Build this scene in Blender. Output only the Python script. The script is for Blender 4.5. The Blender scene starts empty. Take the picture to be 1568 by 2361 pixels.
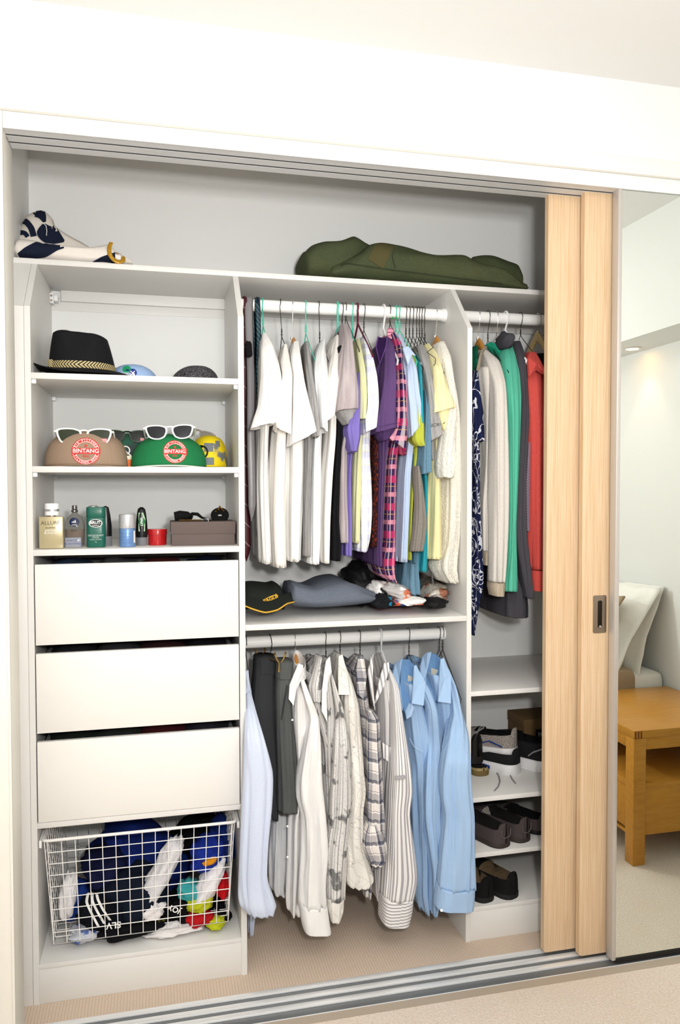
import bpy, bmesh, math, random
from mathutils import Vector, Matrix, noise
from mathutils.bvhtree import BVHTree
sc = bpy.context.scene
COL = sc.collection
PI = math.pi

# ------------------------------------------------------------------ camera
FPX, PITCH, ROLL, YAW = 1779.4, -.0303, -.0019, -.2319
CAM = Vector((.3443, -2.2184, 1.4189))
_fw = Vector((-math.sin(YAW), math.cos(YAW), 0)); _rt = Vector((math.cos(YAW), math.sin(YAW), 0)); _up = Vector((0, 0, 1))
CF = _fw*math.cos(PITCH)+_up*math.sin(PITCH); _u1 = _up*math.cos(PITCH)-_fw*math.sin(PITCH)
CR = _rt*math.cos(ROLL)+_u1*math.sin(ROLL); CU = _u1*math.cos(ROLL)-_rt*math.sin(ROLL)
cd = bpy.data.cameras.new('camera'); cam = bpy.data.objects.new('camera', cd); COL.objects.link(cam)
M = Matrix.Identity(4)
for i in range(3):
    M[i][0] = CR[i]; M[i][1] = CU[i]; M[i][2] = -CF[i]; M[i][3] = CAM[i]
cam.matrix_world = M
cd.sensor_fit = 'VERTICAL'; cd.sensor_height = 36.0; cd.lens = 36.0*FPX/2361
cd.clip_start = .02
sc.camera = cam

# ------------------------------------------------------------------ light and exposure
sc.view_settings.view_transform = 'Standard'; sc.view_settings.look = 'None'
sc.view_settings.gamma = 1.0; sc.view_settings.use_curve_mapping = False
sc.view_settings.exposure = -0.08
W = bpy.data.worlds.new('world'); sc.world = W; W.use_nodes = True
W.node_tree.nodes['Background'].inputs[0].default_value = (.9, .95, 1, 1)
W.node_tree.nodes['Background'].inputs[1].default_value = .3
def light(name, kind, loc, energy, color=(1, 1, 1), size=.3, look=None, **kw):
    l = bpy.data.lights.new(name, kind); l.energy = energy; l.color = color
    if kind == 'AREA': l.shape = 'RECTANGLE'; l.size = size; l.size_y = kw.get('sy', size)
    elif kind != 'SUN': l.shadow_soft_size = size
    o = bpy.data.objects.new(name, l); COL.objects.link(o); o.location = loc
    if look is not None:
        o.rotation_euler = (Vector(look)-Vector(loc)).to_track_quat('-Z', 'Y').to_euler()
    if kind == 'SPOT': l.spot_size = kw.get('spot', 1.2); l.spot_blend = .6
    return o
light('camera_flash', 'AREA', (.52, -2.24, 1.55), 22, (1, .985, .96), .09, (.85, 0, 1.35))
light('ceiling_bounce_fill', 'AREA', (.9, -2.75, 2.56), 34, (1, .985, .96), 3.0, (.9, -2.75, 0), sy=1.7)  # added panel standing in for flash light bounced off the ceiling
light('bounce_flash', 'AREA', (.62, -2.32, 1.72), 33, (1, .985, .965), .22, (.8, -1.75, 2.58))
light('added_left_fill', 'AREA', (-.75, -2.3, 1.5), 5, (.93, .97, 1), 1.5, (2.4, -1.2, 1.3))  # added weak fill from the left, no window there

# ------------------------------------------------------------------ pixel -> world
def ray(u, v): return CF+CR*((u-784)/FPX)-CU*((v-1180.5)/FPX)
def on(ax, val, u, v):
    d = ray(u, v); return CAM+d*((val-CAM[ax])/d[ax])
def PX(u, v, x): return on(0, x, u, v)
def PY(u, v, y): return on(1, y, u, v)
def PZ(u, v, z): return on(2, z, u, v)

# ------------------------------------------------------------------ materials
def lin(h):
    h = h.lstrip('#'); c = [int(h[i:i+2], 16)/255 for i in (0, 2, 4)]
    return tuple((x/12.92 if x <= .04045 else ((x+.055)/1.055)**2.4) for x in c)+(1,)
MATS = {}
class NT:
    def __init__(s, nt): s.nt = nt
    def n(s, t, **kw):
        x = s.nt.nodes.new(t)
        for k, v in kw.items(): setattr(x, k, v)
        return x
    def l(s, a, b): s.nt.links.new(a, b)
    def m(s, op, a, b=None, c=None):
        x = s.n('ShaderNodeMath', operation=op)
        for i, v in enumerate((a, b, c)):
            if v is None: continue
            if isinstance(v, (int, float)): x.inputs[i].default_value = v
            else: s.l(v, x.inputs[i])
        return x.outputs[0]
def mat(name, base='#ffffff', rough=.85, metal=0, bump=None, layers=(), alpha=1, spec=.3, trans=0, ior=1.45, coat=0, sheen=0, emit=None, estr=0, uv=True):
    if name in MATS: return MATS[name]
    m = bpy.data.materials.new(name); m.use_nodes = True; MATS[name] = m
    N = NT(m.node_tree); b = m.node_tree.nodes['Principled BSDF']
    I = b.inputs
    col = lin(base); I['Base Color'].default_value = col; I['Roughness'].default_value = rough; I['Metallic'].default_value = metal
    I['Specular IOR Level'].default_value = spec; I['Transmission Weight'].default_value = trans; I['IOR'].default_value = ior
    I['Coat Weight'].default_value = coat; I['Sheen Weight'].default_value = sheen
    if alpha < 1: I['Alpha'].default_value = alpha
    if emit: I['Emission Color'].default_value = lin(emit); I['Emission Strength'].default_value = estr
    tc = None
    def coords():
        nonlocal tc
        if tc is None:
            t = N.n('ShaderNodeTexCoord'); s = N.n('ShaderNodeSeparateXYZ')
            N.l(t.outputs['UV' if uv else 'Object'], s.inputs[0]); tc = (t, s)
        return tc
    cur = None
    for L in layers:
        t, s = coords(); k = L[0]; colr = L[-2]; al = L[-1]
        vec = t.outputs['UV' if uv else 'Object']
        if k == 'stripe':      # axis, period, width, offset
            ax, per, wd, off = L[1:5]
            if isinstance(ax, tuple):
                c = N.m('ADD', N.m('MULTIPLY', s.outputs[0], float(ax[0])), N.m('MULTIPLY', s.outputs[1], float(ax[1])))
                if len(ax) > 2: c = N.m('ADD', c, N.m('MULTIPLY', s.outputs[2], float(ax[2])))
            else: c = s.outputs['xyz'.index({'u': 'x', 'v': 'y'}.get(ax, ax))]
            f = N.m('FRACT', N.m('ADD', N.m('DIVIDE', c, float(per)), 10.0+off))
            mask = N.m('LESS_THAN', f, float(wd))
        elif k == 'wave':      # direction vec3, freq, distort, distort scale, threshold
            dx, fr, di, ds, th = L[1:6]
            nz = N.n('ShaderNodeTexNoise'); nz.inputs['Scale'].default_value = ds; nz.inputs['Detail'].default_value = 1; N.l(vec, nz.inputs['Vector'])
            c = N.m('ADD', N.m('MULTIPLY', s.outputs[0], float(dx[0])), N.m('MULTIPLY', s.outputs[1], float(dx[1])))
            c = N.m('ADD', c, N.m('MULTIPLY', s.outputs[2], float(dx[2])))
            c = N.m('ADD', N.m('MULTIPLY', c, float(fr)), N.m('MULTIPLY', nz.outputs[0], float(di)))
            mask = N.m('GREATER_THAN', N.m('SINE', c), float(th))
        elif k == 'noise':     # scale, threshold, stretch
            scl, th, st = L[1:4]
            mp = N.n('ShaderNodeMapping'); mp.inputs['Scale'].default_value = st; N.l(vec, mp.inputs[0])
            nz = N.n('ShaderNodeTexNoise'); nz.inputs['Scale'].default_value = scl; nz.inputs['Detail'].default_value = 3; N.l(mp.outputs[0], nz.inputs['Vector'])
            mr = N.n('ShaderNodeMapRange'); N.l(nz.outputs[0], mr.inputs[0]); mr.inputs[1].default_value = th-.02; mr.inputs[2].default_value = th+.02
            mask = mr.outputs[0]
        elif k == 'soft':      # scale, lo, hi, stretch
            scl, lo, hi, st = L[1:5]
            mp = N.n('ShaderNodeMapping'); mp.inputs['Scale'].default_value = st; N.l(vec, mp.inputs[0])
            nz = N.n('ShaderNodeTexNoise'); nz.inputs['Scale'].default_value = scl; nz.inputs['Detail'].default_value = 4; N.l(mp.outputs[0], nz.inputs['Vector'])
            mr = N.n('ShaderNodeMapRange'); N.l(nz.outputs[0], mr.inputs[0]); mr.inputs[1].default_value = lo; mr.inputs[2].default_value = hi
            mask = mr.outputs[0]
        elif k == 'cells':     # scale, width, distort  (voronoi edge lines)
            scl, wd, di = L[1:4]
            nz = N.n('ShaderNodeTexNoise'); nz.inputs['Scale'].default_value = scl*.7; N.l(vec, nz.inputs['Vector'])
            mx = N.n('ShaderNodeMix', data_type='VECTOR'); mx.inputs[0].default_value = di; N.l(vec, mx.inputs[4]); N.l(nz.outputs[1], mx.inputs[5])
            vo = N.n('ShaderNodeTexVoronoi', feature='DISTANCE_TO_EDGE'); vo.inputs['Scale'].default_value = scl; N.l(mx.outputs[1], vo.inputs['Vector'])
            mask = N.m('LESS_THAN', vo.outputs[0], float(wd))
        mask = N.m('MULTIPLY', mask, float(al))
        mx = N.n('ShaderNodeMix', data_type='RGBA'); N.l(mask, mx.inputs[0])
        if cur is None: mx.inputs[6].default_value = col
        else: N.l(cur, mx.inputs[6])
        mx.inputs[7].default_value = lin(colr); cur = mx.outputs[2]
    if cur is not None: N.l(cur, I['Base Color'])
    if bump:               # (scale, strength, distance, stretch)
        scl, st, di = bump[:3]; stv = bump[3] if len(bump) > 3 else (1, 1, 1)
        t = N.n('ShaderNodeTexCoord'); mp = N.n('ShaderNodeMapping'); mp.inputs['Scale'].default_value = stv; N.l(t.outputs['Object'], mp.inputs[0])
        nz = N.n('ShaderNodeTexNoise'); nz.inputs['Scale'].default_value = scl; nz.inputs['Detail'].default_value = 3; N.l(mp.outputs[0], nz.inputs['Vector'])
        bp = N.n('ShaderNodeBump'); bp.inputs['Strength'].default_value = st; bp.inputs['Distance'].default_value = di
        N.l(nz.outputs[0], bp.inputs['Height']); N.l(bp.outputs[0], I['Normal'])
    return m
def cloth(name, base, layers=(), wr=.35, **kw):
    return mat(name, base, rough=.92, spec=.15, bump=(26, wr, .012, (1, 1, .28)), layers=layers, **kw)
white = mat('white_laminate', '#e2e0dc', rough=.42, spec=.35)
wall_m = mat('white_wall_paint', '#e6e6e4', rough=.9, spec=.1)

# ------------------------------------------------------------------ objects
ORG = {}; WV = {}
def tag(o, label=None, cat=None, group=None, kind=None):
    if label: o['label'] = label
    if cat: o['category'] = cat
    if group: o['group'] = group
    if kind: o['kind'] = kind
    return o
def thing(name, label, cat, loc, group=None):
    o = bpy.data.objects.new(name, None); COL.objects.link(o); o.empty_display_size = .02
    o.location = loc; ORG[o.name] = Vector(loc); return tag(o, label, cat, group)
def obj(name, verts, faces, m, parent=None, smooth=True, uvs=None, fm=None, ang=None):
    verts = [Vector(v) for v in verts]
    if parent is not None: org = ORG[parent.name]
    else:
        xs = [v.x for v in verts]; ys = [v.y for v in verts]; org = Vector(((min(xs)+max(xs))/2, (min(ys)+max(ys))/2, min(v.z for v in verts)))
    me = bpy.data.meshes.new(name); me.from_pydata([v-org for v in verts], [], faces)
    o = bpy.data.objects.new(name, me); COL.objects.link(o)
    if parent is not None: o.parent = parent
    else: o.location = org
    ORG[o.name] = org
    if isinstance(m, (list, tuple)):
        for x in m: me.materials.append(x)
        if fm:
            for p, i in zip(me.polygons, fm): p.material_index = i
    else: me.materials.append(m)
    if uvs is not None:
        ul = me.uv_layers.new(name='UVMap')
        i = 0
        for f, uf in zip(faces, uvs):
            for q in uf: ul.data[i].uv = q; i += 1
    if smooth:
        me.polygons.foreach_set('use_smooth', [True]*len(me.polygons))
        if ang: me.set_sharp_from_angle(angle=ang)
    WV[o.name] = (verts, faces)
    return o
class MB:
    def __init__(s): s.v = []; s.f = []; s.i = []
    def add(s, v, f, mi=0):
        n = len(s.v); s.v += [Vector(x) for x in v]; s.f += [tuple(a+n for a in q) for q in f]; s.i += [mi]*len(f); return s
    def box(s, x0, x1, y0, y1, z0, z1, bev=0, mi=0):
        bm = bmesh.new(); bmesh.ops.create_cube(bm, size=1)
        for v in bm.verts: v.co = Vector((x0+(v.co.x+.5)*(x1-x0), y0+(v.co.y+.5)*(y1-y0), z0+(v.co.z+.5)*(z1-z0)))
        if bev: bmesh.ops.bevel(bm, geom=bm.edges[:], offset=bev, segments=2, affect='EDGES', profile=.5)
        bm.verts.index_update(); v = [x.co.copy() for x in bm.verts]; f = [tuple(a.index for a in q.verts) for q in bm.faces]; bm.free()
        return s.add(v, f, mi)
    def sweep(s, pts, r, n=8, closed=False, mi=0, flat=None, caps=True):
        pts = [Vector(p) for p in pts]; k = len(pts); v = []; f = []
        prev = None
        for i, p in enumerate(pts):
            a = pts[(i-1) % k] if (closed or i) else p; b = pts[(i+1) % k] if (closed or i < k-1) else p
            t = (b-a).normalized()
            if prev is None:
                u = t.cross(Vector((0, 0, 1)) if abs(t.z) < .9 else Vector((1, 0, 0))).normalized()
            else: u = (prev-t*prev.dot(t)).normalized()
            prev = u; w = t.cross(u)
            rr = r[i] if isinstance(r, (list, tuple)) else r
            for j in range(n):
                an = 2*PI*j/n; v.append(p+u*(math.cos(an)*rr)+w*(math.sin(an)*rr*(flat or 1)))
        m = k if closed else k-1
        for i in range(m):
            for j in range(n):
                a = i*n+j; b = i*n+(j+1) % n; c = ((i+1) % k)*n+(j+1) % n; d = ((i+1) % k)*n+j; f.append((a, b, c, d))
        if not closed and caps: f.append(tuple(range(n))[::-1]); f.append(tuple((k-1)*n+j for j in range(n)))
        return s.add(v, f, mi)
    def lathe(s, prof, c, n=32, sx=1, sy=1, mi=0):
        v = []; f = []; k = len(prof)
        for r, z in prof:
            for j in range(n):
                a = 2*PI*j/n; v.append((c[0]+r*sx*math.cos(a), c[1]+r*sy*math.sin(a), c[2]+z))
        for i in range(k-1):
            for j in range(n): f.append((i*n+j, i*n+(j+1) % n, (i+1)*n+(j+1) % n, (i+1)*n+j))
        f.append(tuple(range(n))[::-1]); f.append(tuple((k-1)*n+j for j in range(n)))
        return s.add(v, f, mi)
    def loft(s, rings, cap=True, mi=0, closed=True):
        n = len(rings[0]); v = [p for r in rings for p in r]; f = []
        for i in range(len(rings)-1):
            for j in range(n if closed else n-1): f.append((i*n+j, i*n+(j+1) % n, (i+1)*n+(j+1) % n, (i+1)*n+j))
        if cap: f.append(tuple(range(n))[::-1]); f.append(tuple((len(rings)-1)*n+j for j in range(n)))
        return s.add(v, f, mi)
    def build(s, name, m, parent=None, smooth=True, ang=.6, **kw):
        return obj(name, s.v, s.f, m, parent, smooth, fm=s.i if isinstance(m, (list, tuple)) else None, ang=ang, **kw)
def boxo(name, b, m, parent=None, bev=.0008, **kw):
    return MB().box(*b, bev=bev).build(name, m, parent, ang=.6, **kw)

def catmull(rows, L):
    """rows: lists of numbers -> L rows along a smooth curve"""
    n = len(rows); out = []
    for i in range(L):
        t = i/(L-1)*(n-1); k = min(int(t), n-2); q = t-k
        p0 = rows[max(k-1, 0)]; p1 = rows[k]; p2 = rows[k+1]; p3 = rows[min(k+2, n-1)]
        r = []
        for a, b, c, d in zip(p0, p1, p2, p3):
            m1 = (c-a)*.35; m2 = (d-b)*.35
            r.append((2*q**3-3*q*q+1)*b+(q**3-2*q*q+q)*m1+(-2*q**3+3*q*q)*c+(q**3-q*q)*m2)
        out.append(r)
    return out
def cloth_tube(name, rows, m, parent, fold=.004, k=5, seed=0, n=44, L=None, ex=2.9, hollow=True, slant=0, grow=1.0, side=0):
    """rows: (v, uL, uR, yfront, depth) pixel rows measured on the plane y=yfront; gives a closed hanging cloth tube."""
    R = []
    for v, a, b, y, d in rows:
        va, vb = v if isinstance(v, tuple) else (v, v)
        A = PY(a, va, y); B = PY(b, vb, y); R.append([(A.z+B.z)/2, A.x, B.x, y, d, (B.z-A.z)])
    L = L or max(10, min(34, 5*len(R)+6))
    R = catmull(R, L); rnd = random.Random(seed); ph = [rnd.uniform(0, 6.28) for _ in range(6)]
    W0 = sum((r[2]-r[1])+r[4] for r in R)/L*2
    zt = R[0][0]; verts = []; H = abs(R[-1][0]-zt)+1e-6
    rings = []
    for i, (z, xa, xb, y, d, dz) in enumerate(R):
        t = abs(z-zt)/H; a = max((xb-xa)/2, .002); b = d/2; xc = (xa+xb)/2
        amp = fold*(.25+.75*min(1, t*1.6*grow)); ring = []
        for j in range(n):
            th = 2*PI*j/n; c, s_ = math.cos(th), math.sin(th)
            ex_ = 2/ex
            px = a*math.copysign(abs(c)**ex_, c); py = b*math.copysign(abs(s_)**ex_, s_)
            w = .55*math.sin(k*th+ph[0]+1.6*math.sin(2.1*t+ph[1]))+.3*math.sin((2*k+1)*th+ph[2]+2*t)+.25*math.sin(3*th+ph[3]+3.5*t)
            off = amp*w
            amax = .45*a
            px += max(-amax, min(amax, off))*math.copysign(min(1, abs(px)/a*1.3), c)
            py += off*1.3*math.copysign(min(1, abs(py)/b), s_)
            if s_ < .2: py += amp*1.2*math.sin(2*PI*px/.017+ph[4]+1.2*math.sin(3*t+ph[5]))*min(1, a/.012)*min(1, (.2-s_)*2)*(1-.5*abs(px)/a)
            zz = z+dz*(px/(2*a)) + slant*(py/b)*d*.5
            if i == L-1: zz += .35*off
            ring.append(Vector((xc+px, y+b+py, zz)))
        rings.append(ring)
    if hollow:
        last = rings[-1]; c = sum(last, Vector())/n
        r1 = [c+(p-c)*.86+Vector((0, 0, .001)) for p in last]; r2 = [c+(p-c)*.7+Vector((0, 0, .02)) for p in last]
        rings += [r1, r2]
    faces = []; uvs = []
    for i in range(len(rings)-1):
        for j in range(n):
            faces.append((i*n+j, i*n+(j+1) % n, (i+1)*n+(j+1) % n, (i+1)*n+j))
            z0 = rings[i][j].z; z1 = rings[i+1][j].z
            u0 = j/n*W0; u1 = (j+1)/n*W0
            uvs.append(((u0, z0), (u1, z0), (u1, z1), (u0, z1)))
    vv = [p for r in rings for p in r]
    c0 = sum(rings[0], Vector())/n; vv.append(c0+Vector((0, 0, .002))); e = len(vv)-1
    for j in range(n): faces.append((e, (j+1) % n, j)); uvs.append(((0, zt), (0, zt), (0.01, zt)))
    q = (len(rings)-1)*n; c1 = sum(rings[-1], Vector())/n; vv.append(c1); e = len(vv)-1
    for j in range(n): faces.append((e, q+j, q+(j+1) % n)); uvs.append(((0, zt), (0, zt), (0.01, zt)))
    return obj(name, vv, faces, m, parent, uvs=uvs)
def htube(name, rows, m, parent=None, fold=.004, seed=0, n=36, L=40, ex=2.3, k=4, yc=None):
    """rows (u, vTop, vBot, y, depth): lying cloth lofted left to right."""
    R = []
    for u, a, b, y, d in rows:
        A = PY(u, a, y); B = PY(u, b, y); R.append([A.x, A.z, B.z, y, d])
    R = catmull(R, L); rings = []; x0 = R[0][0]
    for i, (x, zt, zb, y, d) in enumerate(R):
        h = max((zt-zb)/2, .003); zc = (zt+zb)/2; ring = []
        for j in range(n):
            th = 2*PI*j/n; c, s_ = math.cos(th), math.sin(th)
            py = d/2*math.copysign(abs(c)**(2/ex), c); pz = h*math.copysign(abs(s_)**(2/ex), s_)
            w = noise.noise(Vector((x*9+seed, c*1.6, s_*1.6)))*1.5+.5*math.sin(k*th+x*30+seed)
            q = fold*w
            zz = zc+pz+q*max(s_, -.05)
            ring.append(Vector((x, y+d/2+py+q*c, max(zz, zb))))
        rings.append(ring)
    mb = MB().loft(rings)
    uv = []
    for f in mb.f:
        uv.append([(mb.v[a].x, mb.v[a].z+mb.v[a].y*.7) for a in f])
    return obj(name, mb.v, mb.f, m, parent, uvs=uv)
def patch(name, pts, m, parent, th=.003, sub=True, uvs=None):
    """polygon of (u,v,y) pixel points, given thickness along y"""
    P = [PY(u, v, y) for u, v, y in pts]; n = len(P)
    c = sum(P, Vector())/n
    d = Vector((0, th, 0))
    vv = P+[p+d for p in P]+[c-Vector((0, th*.6, 0)), c+d]
    f = []; uv = []
    for i in range(n):
        j = (i+1) % n
        f += [(2*n, i, j), (2*n+1, n+j, n+i), (i, n+i, n+j, j)]
    for q in f: uv.append([(vv[a].x, vv[a].z) for a in q])
    return obj(name, vv, f, m, parent, smooth=False, uvs=uv)
def crumple(name, c, sz, m, seed=0, amp=.3, parent=None, sub=4, flat=-.85, rot=0, fr=2.2):
    bm = bmesh.new(); bmesh.ops.create_icosphere(bm, subdivisions=sub, radius=1); v = []
    rot_m = Matrix.Rotation(rot, 3, 'Y')
    for x in bm.verts:
        p = x.co.copy(); o = Vector((seed*3.1, seed*1.7, seed))
        q = p*fr
        r = 1+amp*.75*noise.noise(q*.8+o)+amp*.45*math.sin(5.5*(p.x*math.cos(seed)+p.z*math.sin(seed*1.3))+4*noise.noise(q*.7+o)+seed)*.6+amp*.22*(1-2.6*abs(noise.noise(q*1.5+o)))+amp*.20*math.sin(13*(p.x*math.cos(seed*2)+p.z*math.sin(seed*2)+.4*p.y)+6*noise.noise(q*.9-o))*(.4+abs(noise.noise(q*.6+o)))+amp*.10*math.sin(21*(p.z*math.cos(seed)-p.x*math.sin(seed))+5*noise.noise(q+o))
        p = p*r
        p.z = max(p.z, flat+.06*noise.noise(q*2+o))
        p = Vector((p.x*sz[0], p.y*sz[1], p.z*sz[2])); p = rot_m @ p
        v.append(p+Vector(c))
    f = [tuple(a.index for a in q.verts) for q in bm.faces]; bm.free()
    uv = [[(v[a].x, v[a].z+v[a].y*.5) for a in q] for q in f]
    return obj(name, v, f, m, parent, uvs=uv)
# text and flat marks pressed on to a surface
def text_geo(s, size, th=0, align='CENTER'):
    cu = bpy.data.curves.new('t', 'FONT'); cu.body = s; cu.size = size; cu.align_x = align; cu.align_y = 'CENTER'; cu.resolution_u = 3
    cu.offset = size*.012*th
    o = bpy.data.objects.new('t', cu); COL.objects.link(o); dg = bpy.context.evaluated_depsgraph_get()
    me = bpy.data.meshes.new_from_object(o.evaluated_get(dg)); v = [(p.co.x, p.co.y) for p in me.vertices]; f = [tuple(p.vertices) for p in me.polygons]
    bpy.data.objects.remove(o); bpy.data.meshes.remove(me); return v, f
def disc_geo(r, n=32, r0=0, sx=1, sy=1, teeth=0):
    v = []; f = []
    rr = lambda i: r*(1+(.05*(1 if i % 2 else -1) if teeth else 0))
    if r0:
        for i in range(n): a = 2*PI*i/n; v += [(rr(i)*math.cos(a)*sx, rr(i)*math.sin(a)*sy), (r0*math.cos(a)*sx, r0*math.sin(a)*sy)]
        for i in range(n): j = (i+1) % n; f.append((2*i, 2*j, 2*j+1, 2*i+1))
    else:
        K = 4; v.append((0, 0))
        for q in range(1, K+1):
            for i in range(n): a = 2*PI*i/n; w = (rr(i) if q == K else r*q/K); v.append((w*math.cos(a)*sx, w*math.sin(a)*sy))
        for i in range(n):
            j = (i+1) % n; f.append((0, 1+i, 1+j))
            for q in range(K-1): f.append((1+q*n+i, 1+(q+1)*n+i, 1+(q+1)*n+j, 1+q*n+j))
    return v, f
def rect_geo(w, h, nx=6, ny=4):
    v = [(-w/2+w*i/nx, -h/2+h*j/ny) for j in range(ny+1) for i in range(nx+1)]
    f = [(j*(nx+1)+i, j*(nx+1)+i+1, (j+1)*(nx+1)+i+1, (j+1)*(nx+1)+i) for j in range(ny) for i in range(nx)]
    return v, f
def arc_text(s, size, r, a0, a1, up=True, th=0):
    V = []; F = []
    for i, ch in enumerate(s):
        if ch == ' ': continue
        a = a0+(a1-a0)*i/(len(s)-1); g, f = text_geo(ch, size, th); n = len(V)
        rot = a-PI/2 if up else a+PI/2
        for x, y in g: V.append((x*math.cos(rot)-y*math.sin(rot)+r*math.cos(a), x*math.sin(rot)+y*math.cos(rot)+r*math.sin(a)))
        F += [tuple(q+n for q in t) for t in f]
    return V, F
def press(name, geo, target, centre, m, parent, off=.0012, ax=Vector((1, 0, 0)), up=Vector((0, 0, 1)), dirn=Vector((0, 1, 0)), rot=0):
    V, F = WV[target.name]; bv = BVHTree.FromPolygons(V, F)
    out = []; c = Vector(centre); last = c
    for x, y in geo[0]:
        a = x*math.cos(rot)-y*math.sin(rot); b = x*math.sin(rot)+y*math.cos(rot)
        s = c+ax*a+up*b; h = bv.ray_cast(s-dirn*.3, dirn)
        if h[0] is None: h = (s+dirn*((last-s).dot(dirn)), 0)
        last = h[0]; out.append(h[0]-dirn*off)
    return obj(name, out, geo[1], m, parent, smooth=False)
# ================================================================== SETTING
XW, YB, ZC = 2.63, .45, 2.5845         # right wall, recess back wall, ceiling
YF = -.2265                            # wardrobe front plane
XLw = -1.0; YBk = -3.7; XE = 2.63
carpet = mat('loop_carpet', '#e8dccf', rough=.95, spec=.05, uv=False, bump=(230, .7, .004),
             layers=[('soft', 160, .35, .65, (1, 1, 1), '#cbb6a1', .55), ('soft', 9, .4, .7, (1, 1, 1), '#dccbb8', .4)])
carpet2 = mat('ribbed_closet_carpet', '#dccbb9', rough=.95, spec=.05, uv=False,
             layers=[('stripe', 'x', .0085, .3, 0, '#b29b87', .5), ('stripe', 'y', .007, .35, 0, '#b8a18c', .5), ('soft', 150, .3, .7, (1, 1, 1), '#cbb39e', .5)], bump=(180, .5, .003))
def struct(name, b, m, bev=0): return tag(boxo(name, b, m, bev=bev), kind='structure')
struct('floor', (XLw-.1, XW+.1, YBk, YF-.018, -.1, 0), carpet)
struct('floor_recess', (-.06, XE, -.102, YB, -.1, .0), carpet2)
struct('ceiling', (XLw-.1, XW+.1, YBk-.1, YB+.1, ZC, ZC+.1), wall_m)
struct('wall_back_recess', (-.16, XE+.1, YB, YB+.1, -.1, ZC), wall_m)
struct('wall_left_recess', (-.15, -.05, YF, YB, -.1, ZC), wall_m)
struct('wall_right', (XW, XW+.1, YBk-.1, YB, -.1, ZC), wall_m)
struct('wall_left', (XLw-.1, XLw, YBk-.1, YF+.1, -.1, ZC), wall_m)
struct('wall_back', (XLw-.1, XW+.1, YBk-.1, YBk, -.1, ZC), wall_m)
struct('wall_front_lintel', (XLw, XE, YF+.004, YF+.09, 2.316, ZC), wall_m)
struct('wall_front_left', (XLw, -.05, YF-.012, YF+.1, -.1, ZC), wall_m)
trimm = mat('cream_trim_paint', '#ebe8df', rough=.6)
struct('trim_1', (-.05, XE, YF-.010, YF+.003, 2.317, 2.367), trimm, .003)
struct('trim_2', (-.05, XE, YF-.013, YF-.0095, 2.317, 2.327), trimm, .001)
# soffit over the bed along the right wall, seen in the mirror
zs = PX(1568, 785, XW).z; xs = PZ(1568, 745, zs).x
sof = tag(MB().box(xs, XW, YBk, YF+.002, zs, ZC).build('ceiling_soffit', wall_m, smooth=False), kind='structure')
# recess jamb of the sliding track
alu = mat('brushed_aluminium', '#c9cbcc', rough=.34, metal=.85, spec=.5)
alu_d = mat('aluminium_channel', '#7f8284', rough=.45, metal=.5)
alu_w = mat('satin_aluminium_ridge', '#f1f2f2', rough=.3, metal=.35)
silver = mat('silver_lacquered_fascia', '#e9eaea', rough=.45, metal=.15)
jm = MB(); jm.box(-.05, -.0075, YF-.002, YF+.128, 0, 2.277, .0015); jm.box(-.05, -.0068, YF-.002, YF+.05, 2.277, 2.3165)
jo = jm.build('trim_3', trimm); tag(jo, kind='structure')
jl = MB(); jl.box(-.0125, -.0065, YF-.006, YF+.006, 0, 2.277, .001); tag(jl.build('trim_4', trimm), kind='structure')

# ------------------------------------------------------------------ sliding tracks
t = thing('door_track', 'silver overhead sliding door track above the open wardrobe', 'track', (1.3, YF, 2.277))
boxo('fascia', (-.0065, XE, YF, YF+.006, 2.277, 2.317), silver, t)
ys = [YF, YF+.040, YF+.082, YF+.122]
strip_m = mat('grey_track_underside', '#d9dadb', rough=.5, metal=.1)
for i in range(3):
    boxo('channel', (-.0065+.0*i, XE, ys[i]+.006+.001*(i>0), ys[i+1]-.0022, 2.279, 2.292), strip_m, t, 0)
for y_ in (YF+.007, ys[1]+.0028, ys[2]+.0028): boxo('channel_gap_shade', (-.0065, XE, y_-.0025, y_+.0004, 2.2788, 2.291), mat('painted_gap_shade', '#3a3b3c', rough=.8), t, 0)  # solid dark bars stand in for the shade in the grooves
boxo('channel_lining', (-.0065, XE, YF+.006, ys[3], 2.292, 2.33), alu_d, t, 0)
t = thing('door_track', 'silver three-channel sliding door track set into the carpet', 'track', (1.3, YF, 0))
boxo('track_base', (-.0065, XE, YF-.002, -.0975, 0, .0035), alu_d, t, 0)
for a, b in ((-.115, -.0974), (-.154, -.135), (-.1915, -.1725)):
    boxo('track_ridge', (-.0065, XE, a, b, .0035, .0095), alu_w, t, .0015)
for y in (-.1335, -.171): boxo('track_groove_lip', (-.0065, XE, y-.0012, y+.0012, .0035, .006), alu_w, t, 0)
boxo('track_lip', (-.0065, XE, YF-.003, YF+.001, .0035, .0095), alu_w, t, .0008)
mb = MB(); mb.loft([[Vector((x, YF-.003, .009)), Vector((x, YF-.003, 0)), Vector((x, YF-.022, 0)), Vector((x, YF-.022, .001))] for x in (-.0065, XE)])
mb.build('track_ramp', mat('champagne_ramp', '#b5a898', rough=.45, metal=.5), t, smooth=False)

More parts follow.
